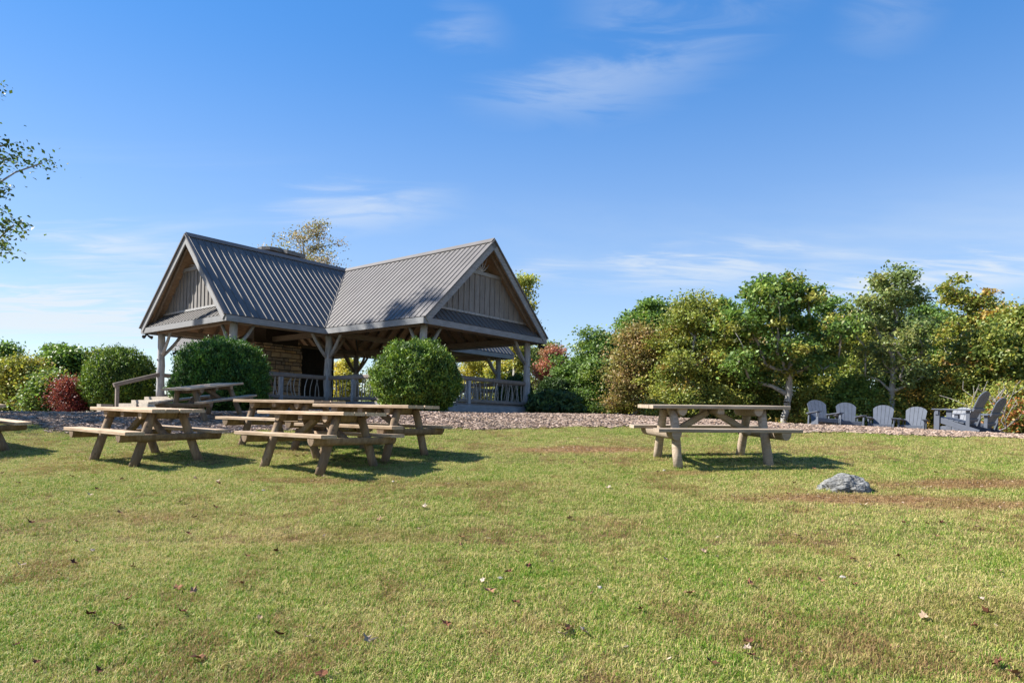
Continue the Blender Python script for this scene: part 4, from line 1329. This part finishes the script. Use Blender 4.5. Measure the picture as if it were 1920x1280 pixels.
# woods on the left
LW = 'trees beyond the left end of the wood chips'
tree_px('oak_tree', 'green oak beyond the red shrub', 128, 650, 135, 31.0, GREEN, 14, nclus=150, nleaf=75, base_clear=0.1, r0=0.12, group=LW, lsize=0.10)
tree_px('maple_tree', 'yellowing tree beyond the wood chips, past the red shrub', 42, 672, 95, 29.0, OLIVE + [(0.19, 0.17, 0.03, 4)], 15, nclus=130, nleaf=75, base_clear=0.05, r0=0.10, group=LW, lsize=0.085)
tree_px('oak_tree', 'green tree behind the sunny rounded bush', 195, 656, 90, 31.5, GREEN + [(0.17, 0.15, 0.03, 3)], 16, nclus=90, nleaf=70, base_clear=0.1, r0=0.11, group=LW, lsize=0.10)
tree_px('maple_tree', 'dark green tree behind the yellowing tree beyond the wood chips', 2, 648, 60, 33.0, GREEN, 17, nclus=90, nleaf=75, base_clear=0.05, r0=0.10, group=LW, lsize=0.10)
tree_px('hickory_tree', 'low green tree between the yellowing tree and the red shrub', 92, 700, 85, 28.0, GREEN + [(0.16, 0.15, 0.03, 2)], 18, nclus=110, nleaf=75, base_clear=0.03, r0=0.09, group=LW, lsize=0.085)
tree_px('shrub', 'crimson leafed shrub beside the sunny rounded bush', 134, 711, 48, 27.0, RED, 19, nclus=90, nleaf=80, base_clear=0.03, r0=0.05, lsize=0.05, cr=0.36, ragged=.5, lobes=4, cat='shrub', bark_m=BARK_D)
# behind the pavilion
tree_px('birch_tree', 'thin rusty autumn tree showing above the roof beside the chimney', 572, 413, 165, 39.0, RUST, 20, nclus=95, nleaf=30, base_clear=0.5, r0=0.11, lsize=0.085, cr=0.5)
tree_px('maple_tree', 'green-yellow tree peeping out behind the shaded gable edge', 966, 514, 64, 37.0, YELLOW[1:] + [(0.11, 0.15, 0.04, 5)], 21, nclus=90, nleaf=60, base_clear=0.35, r0=0.11, lsize=0.10)
BW = 'yellowing trees beyond the pavilion'
for i, (px, top, w, Y, pal, lab) in enumerate([(895, 648, 110, 43, YELLOW, 'bright yellow-green tree seen under the rear wing eave'), (965, 640, 90, 41, YELLOW + GREEN[:2], 'yellow-green tree seen between the rear post and the right corner post'),
        (645, 672, 60, 44, YELLOW, 'yellow tree seen between the inner pavilion posts'), (715, 690, 60, 46, PALE, 'pale green tree low on the skyline behind the pavilion rail'), (795, 660, 110, 45, YELLOW + GREEN[:1], 'yellow-green tree hidden partly by the clipped corner bush'), (1015, 640, 60, 39, PALE, 'pale green tree behind the red-leaved one')]):
    tree_px('maple_tree', lab, px, top, w, Y, pal, 60 + i, nclus=90, nleaf=65, base_clear=0.05, r0=0.10, lsize=0.10, group=BW)
tree_px('maple_tree', 'dull red-leaved tree above the small dark clipped bush', 1037, 648, 66, 33.0, [(0.20, 0.07, 0.055, 4), (0.24, 0.10, 0.07, 3), (0.13, 0.09, 0.04, 2)], 22, nclus=80, nleaf=75, base_clear=0.2, r0=0.08, lsize=0.075, cr=0.36)
# the big tree just outside the left edge, its twigs reach into the picture and shade the wood chips
tree('poplar_tree', 'leafy twigs of a tall tree reaching in against the blue sky', -17.05, 16.9, EYE + 11.4, 9.4, [(0.04, 0.068, 0.016, 5), (0.055, 0.085, 0.02, 3), (0.08, 0.09, 0.02, 1)], 23, nclus=230, nleaf=40, base_clear=0.30, r0=0.22, lsize=0.085, cr=0.40, lobes=10)
tree('poplar_tree', 'tall slender tree whose dappled shadow falls on the metal roof', -20.3, 23.1, EYE + 19.4, 3.4, GREEN, 24, nclus=60, nleaf=40, base_clear=0.74, r0=0.2, lsize=0.08, cr=0.45, lobes=6)

# clipped round bushes
def bush(name, label, px, base_py, top_py, wpx, Y, pal, seed, n=26000, ls=0.042, lump=0.12, cat='bush', upright=True, flat=0.0, group=None, z0=None):
    rs = np.random.default_rng(seed)
    x = (px - 960) / FPX * Y
    zb = gz(x, Y) if z0 is None else z0
    H = EYE + (hz_(px) - top_py) / FPX * Y - zb
    a = wpx / 2 / FPX * Y
    root = empty(name, (x, Y, zb)); tag(root, label, cat, group)
    d = rs.normal(size=(n, 3)); d /= (np.abs(d) ** 2.12).sum(1)[:, None] ** (1 / 2.12)
    from mathutils import noise as mn
    f = np.array([0.97 + lump * (1.1 * mn.noise(Vector(q) * 2.2 + Vector((seed, 0, 0))) + 0.8 * mn.noise(Vector(q) * 6.5) + 0.5 * mn.noise(Vector(q) * 14)) for q in d])
    # egg form: widest at two fifths of the height, base tucked in
    depth = 1 - np.abs(rs.normal(0, 0.055, n))
    spike = np.where(rs.random(n) < 0.14, rs.uniform(0, 0.10, n), 0)
    zc = 0.38 * H
    sz = np.where(d[:, 2] > 0, H - zc, zc * 1.06)
    rr = (depth + spike) * f
    C = np.stack([d[:, 0] * a * rr, d[:, 1] * a * rr, zc + d[:, 2] * sz * rr], -1)
    ok_ = C[:, 2] > 0.02
    C, d = C[ok_], d[ok_]
    n = len(C)
    tuftn = rs.integers(0, 1, 1)
    pn = np.array([mn.noise(Vector(q) * 3.1 + Vector((seed * 2, 0, 0))) for q in C])
    cols = 1.3 * pick_cols(pal, n, rs, 0.2) * (1 + 0.55 * np.clip(pn * 1.3, -1, 1)[:, None] * np.array([1.2, 1.0, 0.5]))
    obj('foliage', leaf_mesh('foliage', C, ls, np.clip(cols, 0.004, 1), up=0.1, rs=rs, aspect=0.42, along=(d * 0.8 + np.array([0, 0, 0.9])) if upright else None), BOX, root)
    # woody inside
    b = MB()
    m = 26
    for i in range(m):
        t = rs.normal(size=3); t /= np.linalg.norm(t); t[2] = abs(t[2]) * .9 + .15
        e = np.array([t[0] * a * .82, t[1] * a * .82, zc * .5 + t[2] * (H - zc * .5) * .75])
        b.tube([(0, 0, -.05), e * np.array([.35, .35, .55]), e], [.03, .02, .008], 5, cap=False)
    b.build('stems', BARK_D, root)
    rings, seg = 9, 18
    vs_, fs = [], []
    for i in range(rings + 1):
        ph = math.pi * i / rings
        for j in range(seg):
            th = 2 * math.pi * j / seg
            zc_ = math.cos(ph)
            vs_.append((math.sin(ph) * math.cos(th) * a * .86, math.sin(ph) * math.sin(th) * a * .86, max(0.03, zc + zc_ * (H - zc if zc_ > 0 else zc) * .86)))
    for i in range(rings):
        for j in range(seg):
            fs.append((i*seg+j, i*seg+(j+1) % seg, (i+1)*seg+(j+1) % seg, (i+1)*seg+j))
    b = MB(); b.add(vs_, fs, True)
    b.build('shade_core', BOXCORE, root)  # closed dark shell; the shade inside the bush is put into its colour
    return root
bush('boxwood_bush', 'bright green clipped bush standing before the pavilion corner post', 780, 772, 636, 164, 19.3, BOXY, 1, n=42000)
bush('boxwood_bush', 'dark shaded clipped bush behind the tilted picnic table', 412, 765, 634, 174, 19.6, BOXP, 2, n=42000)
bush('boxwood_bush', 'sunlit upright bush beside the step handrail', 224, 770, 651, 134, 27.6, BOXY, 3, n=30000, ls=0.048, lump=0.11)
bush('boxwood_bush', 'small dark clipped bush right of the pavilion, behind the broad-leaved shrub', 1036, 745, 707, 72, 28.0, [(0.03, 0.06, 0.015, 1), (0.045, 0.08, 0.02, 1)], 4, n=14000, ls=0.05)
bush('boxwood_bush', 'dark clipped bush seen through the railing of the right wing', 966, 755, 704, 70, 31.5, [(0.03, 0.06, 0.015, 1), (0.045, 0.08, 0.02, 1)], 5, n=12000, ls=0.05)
bush('hydrangea_shrub', 'low broad-leaved shrub at the foot of the right corner post', 1040, 778, 732, 108, 25.2, [(0.06, 0.10, 0.03, 3), (0.09, 0.13, 0.04, 2), (0.04, 0.07, 0.025, 2)], 6, n=3800, ls=0.085, lump=0.16, cat='shrub', upright=False)
